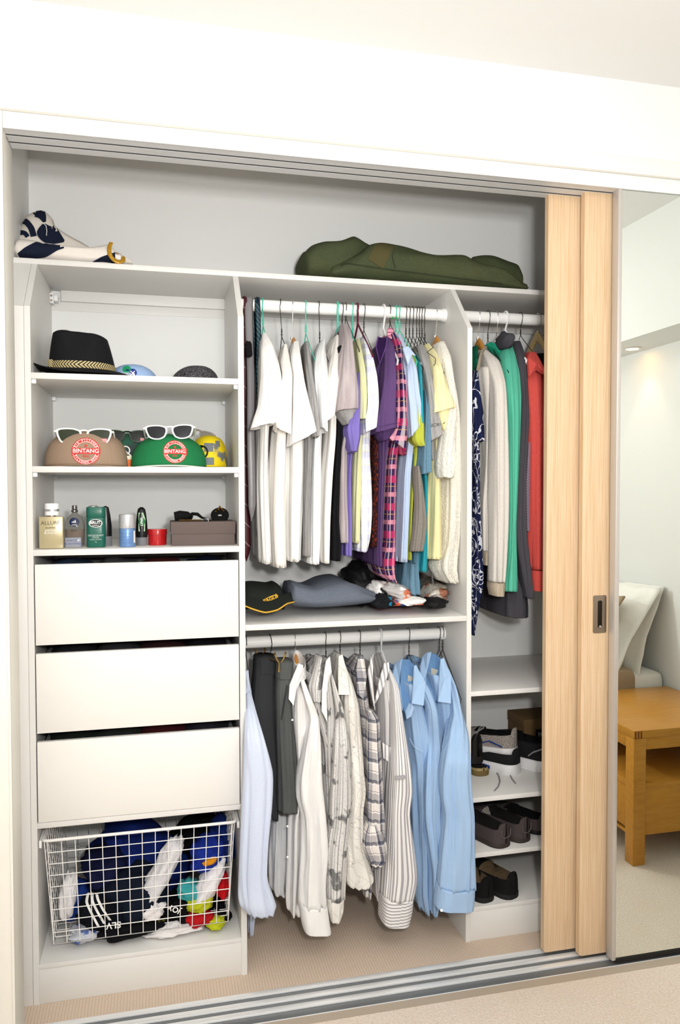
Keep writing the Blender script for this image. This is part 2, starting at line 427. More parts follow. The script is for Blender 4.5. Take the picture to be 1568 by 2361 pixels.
# ------------------------------------------------------------------ doors
oak = mat('pale_oak_veneer', '#dabd9a', rough=.5, uv=False, bump=(60, .08, .002, (8, 1, .15)),
          layers=[('soft', 22, .42, .62, (14, 2, .25), '#c29e74', .55), ('soft', 60, .45, .7, (14, 2, .12), '#e9d2b4', .6), ('stripe', (1, 0, .0), .0062, .12, 0, '#c9a67e', .25)])
oak_e = mat('pale_oak_edge', '#cfb08a', rough=.5, uv=False, bump=(60, .08, .002, (8, 1, .15)), layers=[('soft', 40, .42, .62, (14, 2, .25), '#b8936a', .5)])
def door(name, x0, w, yc, label):
    d = thing(name, label, 'sliding door', (x0, yc, .022))
    mb = MB(); th = .026; y0, y1 = yc-th/2, yc+th/2; z0, z1 = .02, 2.295
    ch = .006
    prof = [(x0, y1), (x0, y0+.006), (x0+ch, y0), (x0+w-ch, y0), (x0+w, y0+.006), (x0+w, y1)]
    mb.loft([[Vector((x, y, z)) for x, y in prof] for z in (z0, z1)])
    mb.build('door_panel', oak, d, smooth=False)
    return d
xA = PY(1256, 1300, YF+.105).x; xB = PY(1339, 1300, YF+.062).x; xC = PY(1411.5, 1300, YF+.02).x
dA = door('sliding_door', xA, .93, YF+.103, 'innermost pale oak sliding door, pushed right, left of the one with the handle')
dB = door('sliding_door', xB, .93, YF+.062, 'pale oak sliding door with a flush steel pull handle')
nick = mat('brushed_nickel', '#a79a8a', rough=.3, metal=.9)
hk = PY(1382.5, 1416, YF+.048); hw, hh = .0215, .056
mb = MB(); n = 40; r = .006
def rrect(w, h, r, k=6):
    o = []
    for cx, cz, a0 in ((w-r, h-r, 0), (-w+r, h-r, PI/2), (-w+r, -h+r, PI), (w-r, -h+r, 1.5*PI)):
        for i in range(k): a = a0+PI/2*i/(k-1); o.append((cx+r*math.cos(a), cz+r*math.sin(a)))
    return o
R1 = rrect(hw, hh, .005); R2 = rrect(.0075, .042, .0074)
yk = YF+.049
mb.loft([[hk*0+Vector((hk.x+x, yk+dy, hk.z+z)) for x, z in R] for R, dy in ((R1, .001), (R1, -.0025), (R2, -.0028), (R2, -.0006))], cap=True)
hb = mb.build('door_handle', nick, dB, ang=.5)
boxo('handle_recess_shade', (hk.x-.0074, hk.x+.0074, yk-.0009, yk-.0005, hk.z-.04, hk.z+.04), mat('painted_recess_shade', '#1d150c', rough=.5), hb)  # dark plate paints the shade of a deeper recess
MB().lathe([(.001, 0), (.005, .001), (.0065, .004), (.003, .007)], (hk.x, yk-.006, hk.z-.039), 16).build('handle_screw', mat('chrome', '#eeeeee', rough=.12, metal=1), hb)
mirror_m = mat('mirror_glass', '#e6ebe6', rough=.0, metal=1, spec=.5)
d = thing('mirror_door', 'mirrored sliding door in a slim silver frame at the right', 'mirror door', (xC, YF+.02, .02))
z0, z1 = .02, 2.285
xm = PY(1427, 1300, YF+.008).x
sf = MB(); sf.box(xC, xm, YF+.004, YF+.036, z0, z1, .003); sf.build('door_stile', mat('brushed_silver_frame', '#c9c4be', rough=.35, metal=.45), d)
boxo('door_stile', (xC+.93, xC+.95, YF+.004, YF+.036, z0, z1), alu, d)
boxo('mirror_pane', (xm, xC+.93, YF+.008, YF+.014, z0+.004, z1), mirror_m, d, 0, smooth=False)
boxo('door_backing', (xm, xC+.93, YF+.0145, YF+.03, z0+.004, z1), mat('door_board', '#b9b2a8'), d, 0)
boxo('bottom_seal', (xm, xC+.93, YF+.004, YF+.02, z0-.006, z0+.004), mat('black_seal', '#1b1b1b', rough=.5), d, 0)
# ================================================================== CABINETS
xL0, xL1, xR0, xR1, xD0, xD1 = 0, .0155, .5705, .587, 1.2695, 1.285
yTS = .142
def zz(v, u, y=0): return PY(u, v, y).z
def zavg(a, b, y=0): return (PY(*a, y).z+PY(*b, y).z)/2
zT, zTb = 2.0762, 2.0602
zS = [zavg((64, 858.7), (550, 872.5)), zavg((65, 1074.6), (550, 1077.2)), zavg((67, 1268), (551, 1259.7))]
zD = zavg((80, 1894.9), (555.7, 1857.4)); zK = zavg((93, 2219.8), (557.6, 2167.4))
zSl = zz(705, 61); zSlR = zz(756, 1083)
def side_panel(x0, x1, parent, zs, z0=0, name='side_panel'):
    prof = [(YB, z0), (0, z0), (0, zs), (yTS, zTb), (YB, zTb)]
    mb = MB().loft([[Vector((x, y, z)) for y, z in prof] for x in (x0, x1)])
    return mb.build(name, white, parent, smooth=False)
tw = thing('shelf_tower', 'white laminate wardrobe tower with open shelves above three drawers', 'cabinet', (.29, .22, 0))
side_panel(xL0, xL1, tw, zSl); side_panel(xR0, xR1, tw, zSlR)
boxo('filler_strip', (-.05, -.0008, .0, .016, 0, zSl), white, tw)
MB().loft([[Vector((x, y, z)) for x, z in ((-.05, zSl), (-.0008, zSl), (-.0008, zTb), (-.05, zTb))] for y in (yTS+.0, yTS+.014)]).build('filler_strip', white, tw, smooth=False)
mb = MB(); mb.add([(-.05, 0, zSl), (-.0008, 0, zSl), (-.0008, yTS, zTb), (-.05, yTS, zTb), (-.05, .015, zSl), (-.0008, .015, zSl), (-.0008, yTS+.014, zTb), (-.05, yTS+.014, zTb)], [(0, 1, 2, 3), (7, 6, 5, 4), (0, 3, 7, 4), (1, 5, 6, 2)])
mb.build('filler_slope', white, tw, smooth=False)
clipm = mat('clear_clip', '#f4f4f4', rough=.2)
for k, z in enumerate(zS):
    boxo('shelf', (xL1, xR0, 0, YB, z-.0165, z), white, tw)
    if k < 2:
        for x in (xL1+.006, xR0-.006):
            for y in (.006, YB-.03):
                boxo('shelf_clip', (x-.006, x+.006, y, y+.012, z-.029, z-.0166), clipm, tw, .002)
boxo('shelf', (xL1, xR0, 0, YB, zD-.016, zD), white, tw)
boxo('shelf', (xL1, xR0, 0, YB, zK-.0135, zK), white, tw)
boxo('kick_board', (xL1, xR0, .001, .017, 0, zK-.0138), white, tw)
for zr0, zr1 in ((1.985, 2.012),): pass
zc0 = PY(300, 702, YB-.016).z; zc1 = PY(300, 676, YB-.016).z
boxo('back_rail', (xL1+.03, xR0, YB-.016, YB, zc0, zc1), white, tw)
zc2 = PY(300, 724, YB-.004).z
boxo('back_rail', (xL1, xR0, YB-.004, YB, zc2, zc0), white, tw, .0005)
br = PY(113, 685, YB-.06)
bk = boxo('wall_bracket', (xL1, xL1+.012, YB-.055, YB-.025, br.z-.016, br.z+.016), mat('bracket_white', '#f0f0f0', rough=.35), tw, .002)
boxo('bracket_hook', (xL1+.012, xL1+.024, YB-.05, YB-.016, br.z-.008, br.z+.010), MATS['bracket_white'], bk, .002)
for dz in (-.009, .006): MB().sweep([(xL1+.006, YB-.0552, br.z+dz), (xL1+.006, YB-.059, br.z+dz)], .0035, 12).build('screw', nick, bk)
boxo('cabinet_back', (xL1, xR0, YB-.0015, YB-.0003, 0, zc2), mat('back_panel_white', '#e4e5e3', rough=.5), tw, 0)
# drawers
drawers = [((69, 1302), (548, 1291.5), (72, 1488), (550, 1468)), ((73.5, 1507), (550, 1487), (76, 1692), (552, 1659)), ((79, 1712), (552, 1678), (82, 1893), (554, 1855))]
for i, q in enumerate(drawers):
    zt = (PY(*q[0], 0).z+PY(*q[1], 0).z)/2; zb = (PY(*q[2], 0).z+PY(*q[3], 0).z)/2
    if i == 2: zb = zD+.0015
    dr = boxo('drawer', (xL1+.003, xR0-.0025, -.003, .013, zb, zt), mat('drawer_front', '#ebe8e3', rough=.4, spec=.35), tw, .0015)
    mb = MB(); mb.box(xL1+.014, xL1+.026, .013, YB-.03, zb+.015, zt-.02); mb.box(xR0-.026, xR0-.014, .013, YB-.03, zb+.015, zt-.02)
    mb.box(xL1+.014, xR0-.014, YB-.04, YB-.028, zb+.015, zt-.02); mb.box(xL1+.014, xR0-.014, .013, YB-.03, zb+.012, zb+.018)
    mb.build('drawer_box', mat('drawer_grey', '#8b8d8e', rough=.6), dr, smooth=False)
    cols = [['#2a3c55', '#4a4b4e', '#4a1c1c', '#141b33'], ['#202226', '#333338', '#3a1f22', '#1a1a20'], ['#1f2420', '#2a2f2b', '#471a1e', '#26262c']][i]
    for k in range(4):
        w = (xR0-xL1-.06)/4; c = (xL1+.03+w*(k+.5), .11, zt-.03)
        tag(crumple('folded_garment', c, (w*.56, .085, .034), cloth('drawer_cloth_%d_%d' % (i, k), cols[k]), seed=i*5+k+1, amp=.18, sub=3), '%s clothing just visible through the gap of the %s drawer, %s' % (('dark', 'grey', 'dark red', 'navy')[k], ('top', 'middle', 'bottom')[i], ('at its left end', 'left of its middle', 'right of its middle', 'at its right end')[k]), 'clothing', 'clothes in the %s drawer' % ('top', 'middle', 'bottom')[i])
# top shelf
ts = boxo('top_shelf', (-.05, 2.2, yTS, YB, zTb+.0003, zT), white)
tag(ts, 'long white shelf running the whole width above the hanging clothes', 'shelf')
# centre shelf between panels
zC = zavg((567, 1441), (1076, 1420)); 
tag(boxo('centre_shelf', (xR1+.0004, xD0-.0004, 0, YB, zC-.0165, zC), white), 'white shelf between the upper and lower hanging rails', 'shelf')
# right unit
ru = thing('shoe_unit', 'white wardrobe unit at right with shoe shelves below long hanging space', 'cabinet', (1.55, .22, 0))
side_panel(xD0, xD1, ru, zSlR); side_panel(1.86, 1.876, ru, zSlR)
zR = [PY(1087.8, 1595, 0).z, PY(1097.3, 1840, 0).z, PY(1103, 1967.6, 0).z, PY(1103, 2092, 0).z]
zR[1] = (zR[1]+PY(1254, 1823.5, 0).z)/2; zR[2] = (zR[2]+PY(1252, 1949, 0).z)/2; zR[3] = (zR[3]+PY(1250, 2069.5, 0).z)/2
for z in zR: boxo('shelf', (xD1, 1.86, 0, YB, z-.015, z), white, ru)
boxo('kick_board', (xD1, 1.86, .001, .017, 0, zR[3]-.0152), white, ru)
for x0, x1, z in ((xR1, xD0, PY(900, 745, YB).z), (xD1, 1.86, PY(1180, 770, YB).z)):
    boxo('back_rail', (x0, x1, YB-.014, YB, z, zTb), white, ru if x0 > 1 else tw, .0005)
# rails
RY, RZ, RY2, RZ2 = .19, 1.9877, .195, .9362
rail_m = mat('white_tube', '#f3f3f1', rough=.3, spec=.4)
def rail(label, x0, x1, y, z, r=.0185):
    o = thing('hanging_rail', label, 'clothes rail', ((x0+x1)/2, y, z-r))
    MB().sweep([(x0+.0005, y, z), (x1-.0005, y, z)], r, 28).build('rail_tube', rail_m, o)
    for x, s in ((x0, 1), (x1, -1)): MB().sweep([(x+s*.0004, y, z), (x+s*.012, y, z)], r+.003, 28).build('rail_socket', rail_m, o)
rail('upper white clothes rail above the t-shirts', xR1, xD0, RY, RZ)
rail('lower white clothes rail above the shirts, under the centre shelf', xR1, xD0, RY2, RZ2)
rail('white clothes rail in the right bay above the sweaters', xD1, 1.86, RY, RZ)
# ================================================================== HANGERS
steel = mat('dark_wire', '#4a4744', rough=.35, metal=.8)
chrome = MATS['chrome']
woodh = mat('varnished_beech', '#c98b3c', rough=.35, coat=.4, uv=False, layers=[('soft', 30, .4, .7, (1, 6, 6), '#a96a22', .5)])
woodd = mat('dark_beech', '#9a5a24', rough=.35, coat=.4, uv=False, layers=[('soft', 30, .4, .7, (1, 6, 6), '#74401a', .5)])
woodp = mat('pale_beech', '#b39a68', rough=.4, coat=.3, uv=False, layers=[('soft', 30, .4, .7, (1, 6, 6), '#8a7040', .5)])
def hooky(mb, x, y, z, zb, r, tilt=0, rr=.0215):
    p = []
    for i in range(15):
        a = PI*1.18-(PI*1.28)*i/14        # from behind, over the rail, down the front
        p.append((x+tilt*.3*math.sin(i/14*PI), y-rr*math.cos(a), z+.0015+rr*math.sin(a)))
    q = p[-1]
    for i in range(1, 6):
        t = i/5; s = t*t*(3-2*t)
        p.append((q[0]+tilt*t*.5, q[1]+(y-q[1])*s, q[2]+(zb-q[2])*t))
    mb.sweep(p, r, 8)
def hanger(kind, u, v_neck, label, yr=RY, zr=RZ, color=None, group=None, u_neck=None, half=.155, v_hook=705):
    x = PY(u, v_hook, yr).x
    xn = PY(u_neck, v_neck, yr).x if u_neck else x
    if kind == 'wood': 
        zn = PY(u, v_neck, yr).z+.022
    else: zn = PY(u, v_neck, yr).z+.012
    names = {'wood': 'wooden_hanger', 'wire': 'wire_hanger', 'plastic': 'plastic_hanger', 'thin': 'plastic_hanger', 'clip': 'trouser_hanger'}
    o = thing(names[kind], label, 'hanger', (x, yr, zn), group)
    rw = {'wood': .0014, 'wire': .0013, 'plastic': .0033, 'thin': .0017, 'clip': .0014}[kind]
    m = steel if color is None or len(color) < 7 else mat('hanger_'+color.strip('#'), color, rough=.35, spec=.5)
    mh = MB(); hooky(mh, x, yr, zr, zn+(.035 if kind in('wire', 'thin') else .004), rw, (xn-x)); xm_ = x+(xn-x)*.5
    if kind in ('wire', 'thin'):
        for s in (0, PI):   # twisted neck
            mh.sweep([(xm_+rw*1.3*math.cos(s+i*1.05), yr+rw*1.3*math.sin(s+i*1.05), zn+.035-.003*i) for i in range(9)], rw, 6)
    mh.build('hook', m if kind != 'wood' else chrome, o)
    dx = (xn-x)
    if kind in ('wire', 'thin', 'plastic'):
        p = [(xm_, yr, zn+.010), (xm_+dx*.2, yr-.012, zn-.004), (x+dx, yr-half*.5, zn-.058), (x+dx*1.05, yr-half, zn-.118), (x+dx*1.05, yr-half+.006, zn-.13),
             (x+dx*.9, yr, zn-.132), (x+dx*.6, yr+half-.006, zn-.13), (x+dx*.6, yr+half, zn-.118), (x+dx*.7, yr+half*.5, zn-.058), (xm_, yr+.012, zn-.004)]
        MB().sweep(p, rw, 6, closed=True).build('hanger_frame', m, o)
    elif kind == 'wood':
        wm = {'#d': woodd, '#p': woodp}.get(color, woodh)
        half = min(half, .118); rings = []
        for i in range(25):
            s = -1+2*i/24; yy = yr+s*half; a = abs(s)
            zc = zn-.010-.115*a**1.25; h = .017*(1-.45*a)+.002; w = .0075+.003*a
            rings.append([Vector((x+(xn-x)+w*math.cos(q)*math.copysign(1, 1), yy, zc+h*math.sin(q))) for q in [2*PI*j/12 for j in range(12)]])
        MB().loft(rings).build('hanger_shoulders', wm, o)
        MB().lathe([(.0035, 0), (.0035, .006)], (x, yr, zn+.002), 12).build('ferrule', chrome, o)
    return o, x, zn
# ================================================================== GARMENTS
LASTG = [None]
def V0(v): return (v[0]+v[1])/2 if isinstance(v, tuple) else v
def garment(name, cat, label, m, neck, sleeve=None, body=None, fold=.0045, seed=1, ys=-.012, ds=.10, yb=.045, db=.33, mb_=None, group=None, k=5, slant=.12, ms=None, bodyshoulder=True, hem=True):
    """neck (v,uL,uR) on the shoulder near the collar; sleeve rows & body rows (v,uL,uR)"""
    c = PY((neck[1]+neck[2])/2, V0(neck[0]), .16)
    o = thing(name, label, cat, (c.x, .19, c.z-.1), group); LASTG[0] = o
    if sleeve:
        rows = []; n = len(sleeve)
        for i, r in enumerate(sleeve):
            t = i/(n-1); e = min(1, t*2.6)
            y = r[3] if len(r) > 3 else .135+(ys-.135)*e
            d = r[4] if len(r) > 4 else .07+(ds-.07)*e
            rows.append((r[0], r[1], r[2], y, d))
        cloth_tube('sleeve', rows, ms or m, o, fold=fold*.8, k=k, seed=seed*7+1, slant=-slant*.4, n=40)
    if body:
        rows = []
        if neck and bodyshoulder:
            rows.append((neck[0]+2, neck[1], neck[2], .15, .09))
            s = sleeve[min(2, len(sleeve)-1)] if sleeve else body[0]
            rows.append((neck[0]+38, min(neck[1], body[0][1])*.5+body[0][1]*.5, neck[2]*.5+body[0][2]*.5, .09, .2))
        for r in body:
            rows.append((r[0], r[1], r[2], r[3] if len(r) > 3 else yb, r[4] if len(r) > 4 else db))
        b = cloth_tube('body', rows, mb_ or m, o, fold=fold, k=k+4, seed=seed*7+2, n=64)
    return o
def collar_ring(parent, u, v, m, y=.15, w=.012, d=.09, h=.02, col=None):
    c = PY(u, v, y+d/2); rings = []
    for dz, g, tl in ((-.008, 1, 0), (h*.6, .95, 0), (h, 1.0, 0), (h*.9, 1.12, 0), (-.004, 1.28, 0)):
        rings.append([Vector((c.x+w*g*math.cos(a), c.y+d/2*g*math.sin(a), c.z+dz+.018*math.sin(a))) for a in [2*PI*j/24 for j in range(24)]])
    return MB().loft(rings, cap=False).build('collar', m, parent)
def seam(parent, pts, col, r=.0007, name='seam'):
    return MB().sweep([PY(u, v, y) for u, v, y in pts], r, 5).build(name, col, parent)
wt = cloth('white_cotton', '#f4f3f0'); wt2 = cloth('white_cotton_cool', '#eef0f0'); wt3 = cloth('warm_white_cotton', '#f3efe9')
marl = cloth('grey_marl', '#a3a2a1', [('soft', 700, .35, .65, (1, .25, 1), '#7f7d7c', .6), ('soft', 90, .4, .7, (1, .2, 1), '#b9b6b4', .5)])
mauve = cloth('mauve_marl', '#b3a7a9', [('soft', 700, .35, .65, (1, .25, 1), '#8d8285', .55), ('soft', 60, .4, .7, (1, .15, 1), '#c4bbbb', .6)])
blackc = cloth('black_cotton', '#17171a'); lav = cloth('lavender_cotton', '#7d70b8'); ygreen = cloth('pale_lime_cotton', '#d5d6a9'); 
lilac = cloth('lilac_check', '#eeeff4', [('stripe', 'v', .042, .5, 0, '#c3c6e0', .6), ('stripe', 'u', .055, .42, 0, '#d3d4ea', .5), ('stripe', 'v', .042, .12, .55, '#e9eccb', .6)])
purple = cloth('purple_cotton', '#5a426e'); purpd = cloth('purple_shade_and_seam', '#4b3560')
plaidp = cloth('pink_navy_plaid', '#33224f', [('stripe', 'u', .075, .22, 0, '#e7a3b4', .75), ('stripe', 'v', .085, .26, .1, '#d8346c', .6), ('stripe', 'u', .075, .16, .5, '#b9aeb4', .75), ('stripe', 'v', .085, .16, .6, '#f4a3b6', .6), ('stripe', 'v', .085, .02, .24, '#e8b25a', .7), ('stripe', 'u', .075, .03, .15, '#c33a70', .8)])
rust = cloth('rust_print', '#241418', [('noise', 90, .55, (1, 1, 1), '#7c2f16', .9)])
ltblue = cloth('pale_blue_chambray', '#b3c4de', [('soft', 400, .4, .6, (1, 1, 1), '#c3d2ea', .6)])
chart = cloth('chartreuse_cotton', '#b3ba48'); turq = cloth('turquoise_cotton', '#2c97a6'); 
steelb = cloth('steel_blue_marl', '#6b8ea3', [('soft', 500, .35, .65, (1, .3, 1), '#4f7186', .6)])
slate = cloth('slate_marl', '#3f6276', [('soft', 500, .35, .65, (1, .3, 1), '#587f92', .6)])
taupe = cloth('taupe_marl', '#8b857d', [('soft', 600, .35, .65, (1, .3, 1), '#6d675f', .6)])
yellow = cloth('pale_yellow_cotton', '#ebe2ae'); 
fleece = mat('cream_fleece', '#f6f1e4', rough=1, spec=.05, bump=(190, .8, .008), sheen=.3)
wt_shade = cloth('cool_grey_white', '#dfe0e1'); inkc = cloth('ink_blue_cotton', '#1b1a2e')  # first tone is white cloth with shade put into the colour
teal = '#4fc9ae'
# --- ties at the left end of the upper rail
satin = mat('grey_satin', '#807d7f', rough=.35, spec=.5, bump=(40, .1, .003)); maroon = mat('maroon_silk', '#4b0f1c', rough=.45, spec=.4, layers=[('stripe', (1, 1), .06, .05, 0, '#b9a0a5', .7)])
tealtie = mat('teal_striped_silk', '#0e3f4a', rough=.45, spec=.4, layers=[('stripe', (1, .8), .012, .14, 0, '#9fb9bc', .8), ('soft', 8, .4, .6, (1, 1, 1), '#0b2531', .7)])
navytie = mat('navy_striped_silk', '#10182a', rough=.45, spec=.4, layers=[('stripe', (1, .8), .012, .1, 0, '#3e5a7c', .8)])
def tie(label, m, u0, u1, vt, vb, y, seed, wide=1.25):
    x0 = PY(u0, vt, y).x; x1 = PY(u1, vt, y).x; xc = (x0+x1)/2; w = (x1-x0)/2; ztop = RZ+.021; zb = PY((u0+u1)/2, vb, y).z
    pts = []
    for i in range(22):
        t = i/21; 
        if i < 6: a = PI*(1-i/5); pts.append((RY-math.cos(a)*-.0215 if 0 else RY+.0215*math.cos(PI-a), RZ+.0215*math.sin(a), w))
        
    rings = []; th = .0035
    path = [(RY+.0225, RZ-.5, w*.75), (RY+.0225, RZ, w*.9)]+[(RY+.0225*math.cos(PI*i/8), RZ+.0225*math.sin(PI*i/8), w) for i in range(1, 8)]+[(RY-.0225, RZ, w)]
    for i in range(1, 13): t = i/12; path.append((RY-.0225+(y-RY+.0225)*min(1, t*1.5), RZ+(zb+.05-RZ)*t, w*(1+(wide-1)*t)))
    path.append((y, zb+.022, w*wide*.55)); path.append((y, zb, .0008))
    for i, (yy, z, ww) in enumerate(path):
        if i <= 1: nrm = Vector((0, 1, 0))
        elif i < 10: a = PI*(i-1)/8; nrm = Vector((0, math.cos(a), math.sin(a)))
        else: nrm = Vector((0, -1, 0))
        sh = .0015*math.sin(i*.9+seed)
        rings.append([Vector((xc+ww*sx+sh, yy, z))+nrm*th*sy for sx, sy in ((-1, 0), (-.6, 1), (.6, 1), (1, 0), (.6, -.2), (-.6, -.2))])
    mb = MB().loft(rings); uv = [[(mb.v[a].x, mb.v[a].z) for a in q] for q in mb.f]
    return tag(obj('necktie', mb.v, mb.f, m, uvs=uv), label, 'tie')
tie('dark maroon tie, longest of the ties, hanging against the tower side', maroon, 560, 569, 690, 1295, .185, 1, 2.2)
tie('plain grey satin tie at the left end of the upper rail', satin, 568, 588, 690, 1203, .12, 2, 1.0)
tie('teal tie with thin pale diagonal stripes beside the grey tie', tealtie, 590, 602, 690, 1010, .15, 3, 1.1)
tie('dark navy tie behind the teal striped tie, ending in a point', navytie, 590, 601, 690, 1268, .165, 4, 1.2)
tag(crumple('bow_tie', PY(573, 806, .09), (.011, .016, .026), blackc, 3, .3, sub=3), 'small black knotted bow tie in front of the grey tie', 'tie')
G = 'hangers on the upper rail'
H = hanger
H('thin', 603, 768, 'thin mint plastic hanger nearest the striped tie', color=teal, group=G, u_neck=610)
garment('t_shirt', 't-shirt', 'white t-shirt leftmost on the upper rail, next to the ties', wt, (766, 606, 612),
  [(768, 606, 613), (800, 603, 636), (865, 605, 653), (930, 599, 649), (965, 588, 643), ((988, 974), 581, 640)],
  [(830, 605, 640), (1000, 602, 625), (1100, 599, 624), (1180, 601, 625), (1301, 606, 630)], seed=1)
H('wire', 643, 793, 'twisted wire hanger between two white t-shirts at the left', group=G, u_neck=656)
garment('t_shirt', 't-shirt', 'white t-shirt second from the left, on a wire hanger', wt3, (793, 655, 662),
  [(794, 655, 663), (832, 648, 672), (868, 654, 677), (930, 645, 678), (965, 640, 678), ((986, 1008), 638, 677)],
  [(860, 652, 676), (1000, 636, 668), (1100, 628, 668), (1200, 626, 665), (1310, 632, 668)], seed=2, fold=.006)
H('wood', 672, 800, 'varnished wooden hanger with a chrome hook between white t-shirts', group=G, u_neck=677)
garment('t_shirt', 't-shirt', 'white t-shirt with flared sleeve on the leftmost wooden hanger', wt, (786, 678, 688),
  [(787, 678, 690), (822, 673, 698), (880, 678, 708), (940, 677, 722), ((985, 975), 674, 732), ((1028, 994), 671, 736)],
  [(850, 676, 702), (1010, 668, 710), (1095, 668, 709), (1190, 668, 701), (1296, 668, 696)], seed=3, fold=.006, ys=-.03)
H('thin', 702, 785, 'thin mint plastic hanger in front of the grey marl t-shirt', color=teal, group=G, u_neck=708)
garment('t_shirt', 't-shirt', 'mid grey marl t-shirt squeezed behind the third white t-shirt', marl, (786, 705, 713),
  [(787, 705, 713), (842, 708, 722), (909, 716, 732), (976, 722, 739), (1008, 726, 738)],
  [(900, 708, 726), (1020, 706, 722), (1150, 703, 718), (1230, 702, 722), (1284, 701, 724)], seed=4)
H('wire', 732, 800, 'kinked wire hanger left of the mint one', group=G, u_neck=742)
g = garment('t_shirt', 't-shirt', 'cool white t-shirt with a grey striped lining left of the black top', wt2, (781, 744, 750),
  [(782, 744, 751), (812, 733, 755), (855, 730, 759), (910, 733, 758), (965, 736, 757), ((985, 996), 740, 757)],
  [(870, 732, 757), (1010, 722, 748), (1120, 717, 747), (1230, 716, 746), (1302, 715, 743)], seed=5)
H('plastic', 775, 770, 'thick mint plastic hanger in the middle of the upper rail', color=teal, group=G, u_neck=783)
garment('t_shirt', 't-shirt', 'white t-shirt just left of the black top and the large mauve sleeve', wt3, (772, 775, 781),
  [(773, 776, 782), (815, 770, 785), (868, 761, 784), (930, 753, 779), ((962, 945), 749, 778), ((978, 955), 748, 777)],
  [(870, 763, 782), (1000, 760, 780), (1095, 751, 772), (1200, 747, 765), (1300, 748, 762)], seed=6, ys=-.02)
H('wire', 788, 770, 'dark wire hanger behind the black top', group=G, u_neck=790)
garment('t_shirt', 't-shirt', 'black t-shirt in the middle of the upper rail', blackc, (760, 784, 796),
  None, [(800, 782, 798, .03), (900, 776, 794), (1000, 775, 796), (1100, 769, 790), (1200, 764, 788), (1260, 763, 795), (1294, 764, 792)], seed=7)
H('wire', 795, 750, 'wire hanger over the mauve grey t-shirt', group=G, u_neck=800)
garment('t_shirt', 't-shirt', 'mauve grey marl t-shirt with a wide sleeve in the middle of the upper rail', mauve, (745, 789, 803),
  [(746, 789, 804), (784, 794, 816), (850, 787, 826), (900, 780, 832), ((949, 942), 776, 833)],
  [(860, 786, 826), (990, 793, 806), (1040, 780, 808), (1150, 776, 809), (1210, 773, 816), (1252, 771, 818)], seed=8, ys=-.045, ds=.13)
cloth_tube('sleeve_inside', [((946, 941), 782, 830, -.03, .1), ((962, 957), 790, 826, -.02, .1), ((978, 974), 801, 816, -.01, .08)], marl, LASTG[0], fold=.002)  # inside of the cuff, its shade put in as a darker grey
H('thin', 810, 790, 'thin mint plastic hanger left of the maroon one', color=teal, group=G, u_neck=816)
garment('polo_shirt', 'shirt', 'lavender polo shirt with a folded sleeve below the mauve sleeve', lav, (860, 818, 832),
  [(860, 824, 832, .01), (945, 818, 834, -.02), (985, 805, 836, -.03), (1010, 808, 835, -.03), (1042, 815, 826, -.025)],
  [(900, 812, 832), (1000, 808, 820), (1100, 800, 814), (1200, 797, 816), (1283, 797, 815)], seed=9, bodyshoulder=False)
H('plastic', 821, 762, 'dark maroon plastic hanger with a wire shoulder', color='#5b1d33', group=G, u_neck=829)
garment('t_shirt', 't-shirt', 'pale lime t-shirt between the mauve sleeve and the lilac check shirt', ygreen, (781, 823, 831),
  [(782, 823, 831), (812, 824, 838), (860, 831, 846), (920, 833, 849), (967, 832, 846)],
  [(900, 828, 845), (1040, 823, 838), (1140, 819, 836), (1253, 819, 831)], seed=10)
H('wire', 838, 776, 'wire hanger of the lilac check shirt', group=G, u_neck=840)
garment('shirt', 'shirt', 'short sleeved lilac and white check shirt left of the purple t-shirt', lilac, (775, 837, 844),
  [(775, 837, 845), (810, 842, 858), (870, 846, 873), (930, 848, 878), (970, 842, 877), ((1000, 982), 843, 877)],
  [(900, 846, 874), (1010, 835, 860), (1100, 829, 863), (1175, 826, 864), (1240, 829, 858), (1273, 830, 850)], seed=11, fold=.006)
H('plastic', 884, 772, 'thick white plastic hanger holding the purple t-shirt', color='#ececec', group=G, u_neck=884)
garment('t_shirt', 't-shirt', 'dark rust patterned top mostly hidden between lilac and purple shirts', rust, (900, 864, 874),
  None, [(900, 862, 876, .06), (1000, 862, 876, .06), (1100, 862, 875, .06), (1180, 858, 872, .06), (1262, 855, 872, .06)], seed=12, bodyshoulder=False)
g = garment('t_shirt', 't-shirt', 'purple v-neck t-shirt on the thick white hanger', purple, (776, 889, 899),
  [(776, 889, 900), (800, 890, 914), (870, 890, 919), (930, 881, 921), (975, 874, 924), ((998, 986), 871, 926)],
  [(815, 864, 912, .07), (870, 866, 915), (960, 868, 916), (1050, 877, 896), (1150, 875, 888), (1250, 872, 886), (1307, 872, 887)], seed=13, ys=-.035, ds=.13)
cloth_tube('sleeve_inside', [((990, 985), 874, 920, -.02, .1), ((1003, 998), 877, 910, -.015, .09), ((1016, 1012), 884, 897, -.01, .07)], purpd, g, fold=.002)  # cuff interior, shade put into the deeper purple
patch('neck_opening', [(873, 777, .10), (868, 800, .06), (876, 836, .02), (889, 800, .06), (891, 780, .10)], cloth('purple_neck_shade', '#2b1640'), g, .003)  # shade within the neck painted as a darker purple
seam(g, [(872, 776, .10), (867, 800, .055), (876, 838, .015), (890, 800, .055), (893, 778, .10)], cloth('purple_rib', '#6b4988'), .0022, 'collar')
seam(g, [(873, 984, -.037), (900, 978, -.04), (925, 974, -.037)], purpd)
H('wire', 896, 762, 'wire hanger of the pink plaid shirt', group=G, u_neck=903)
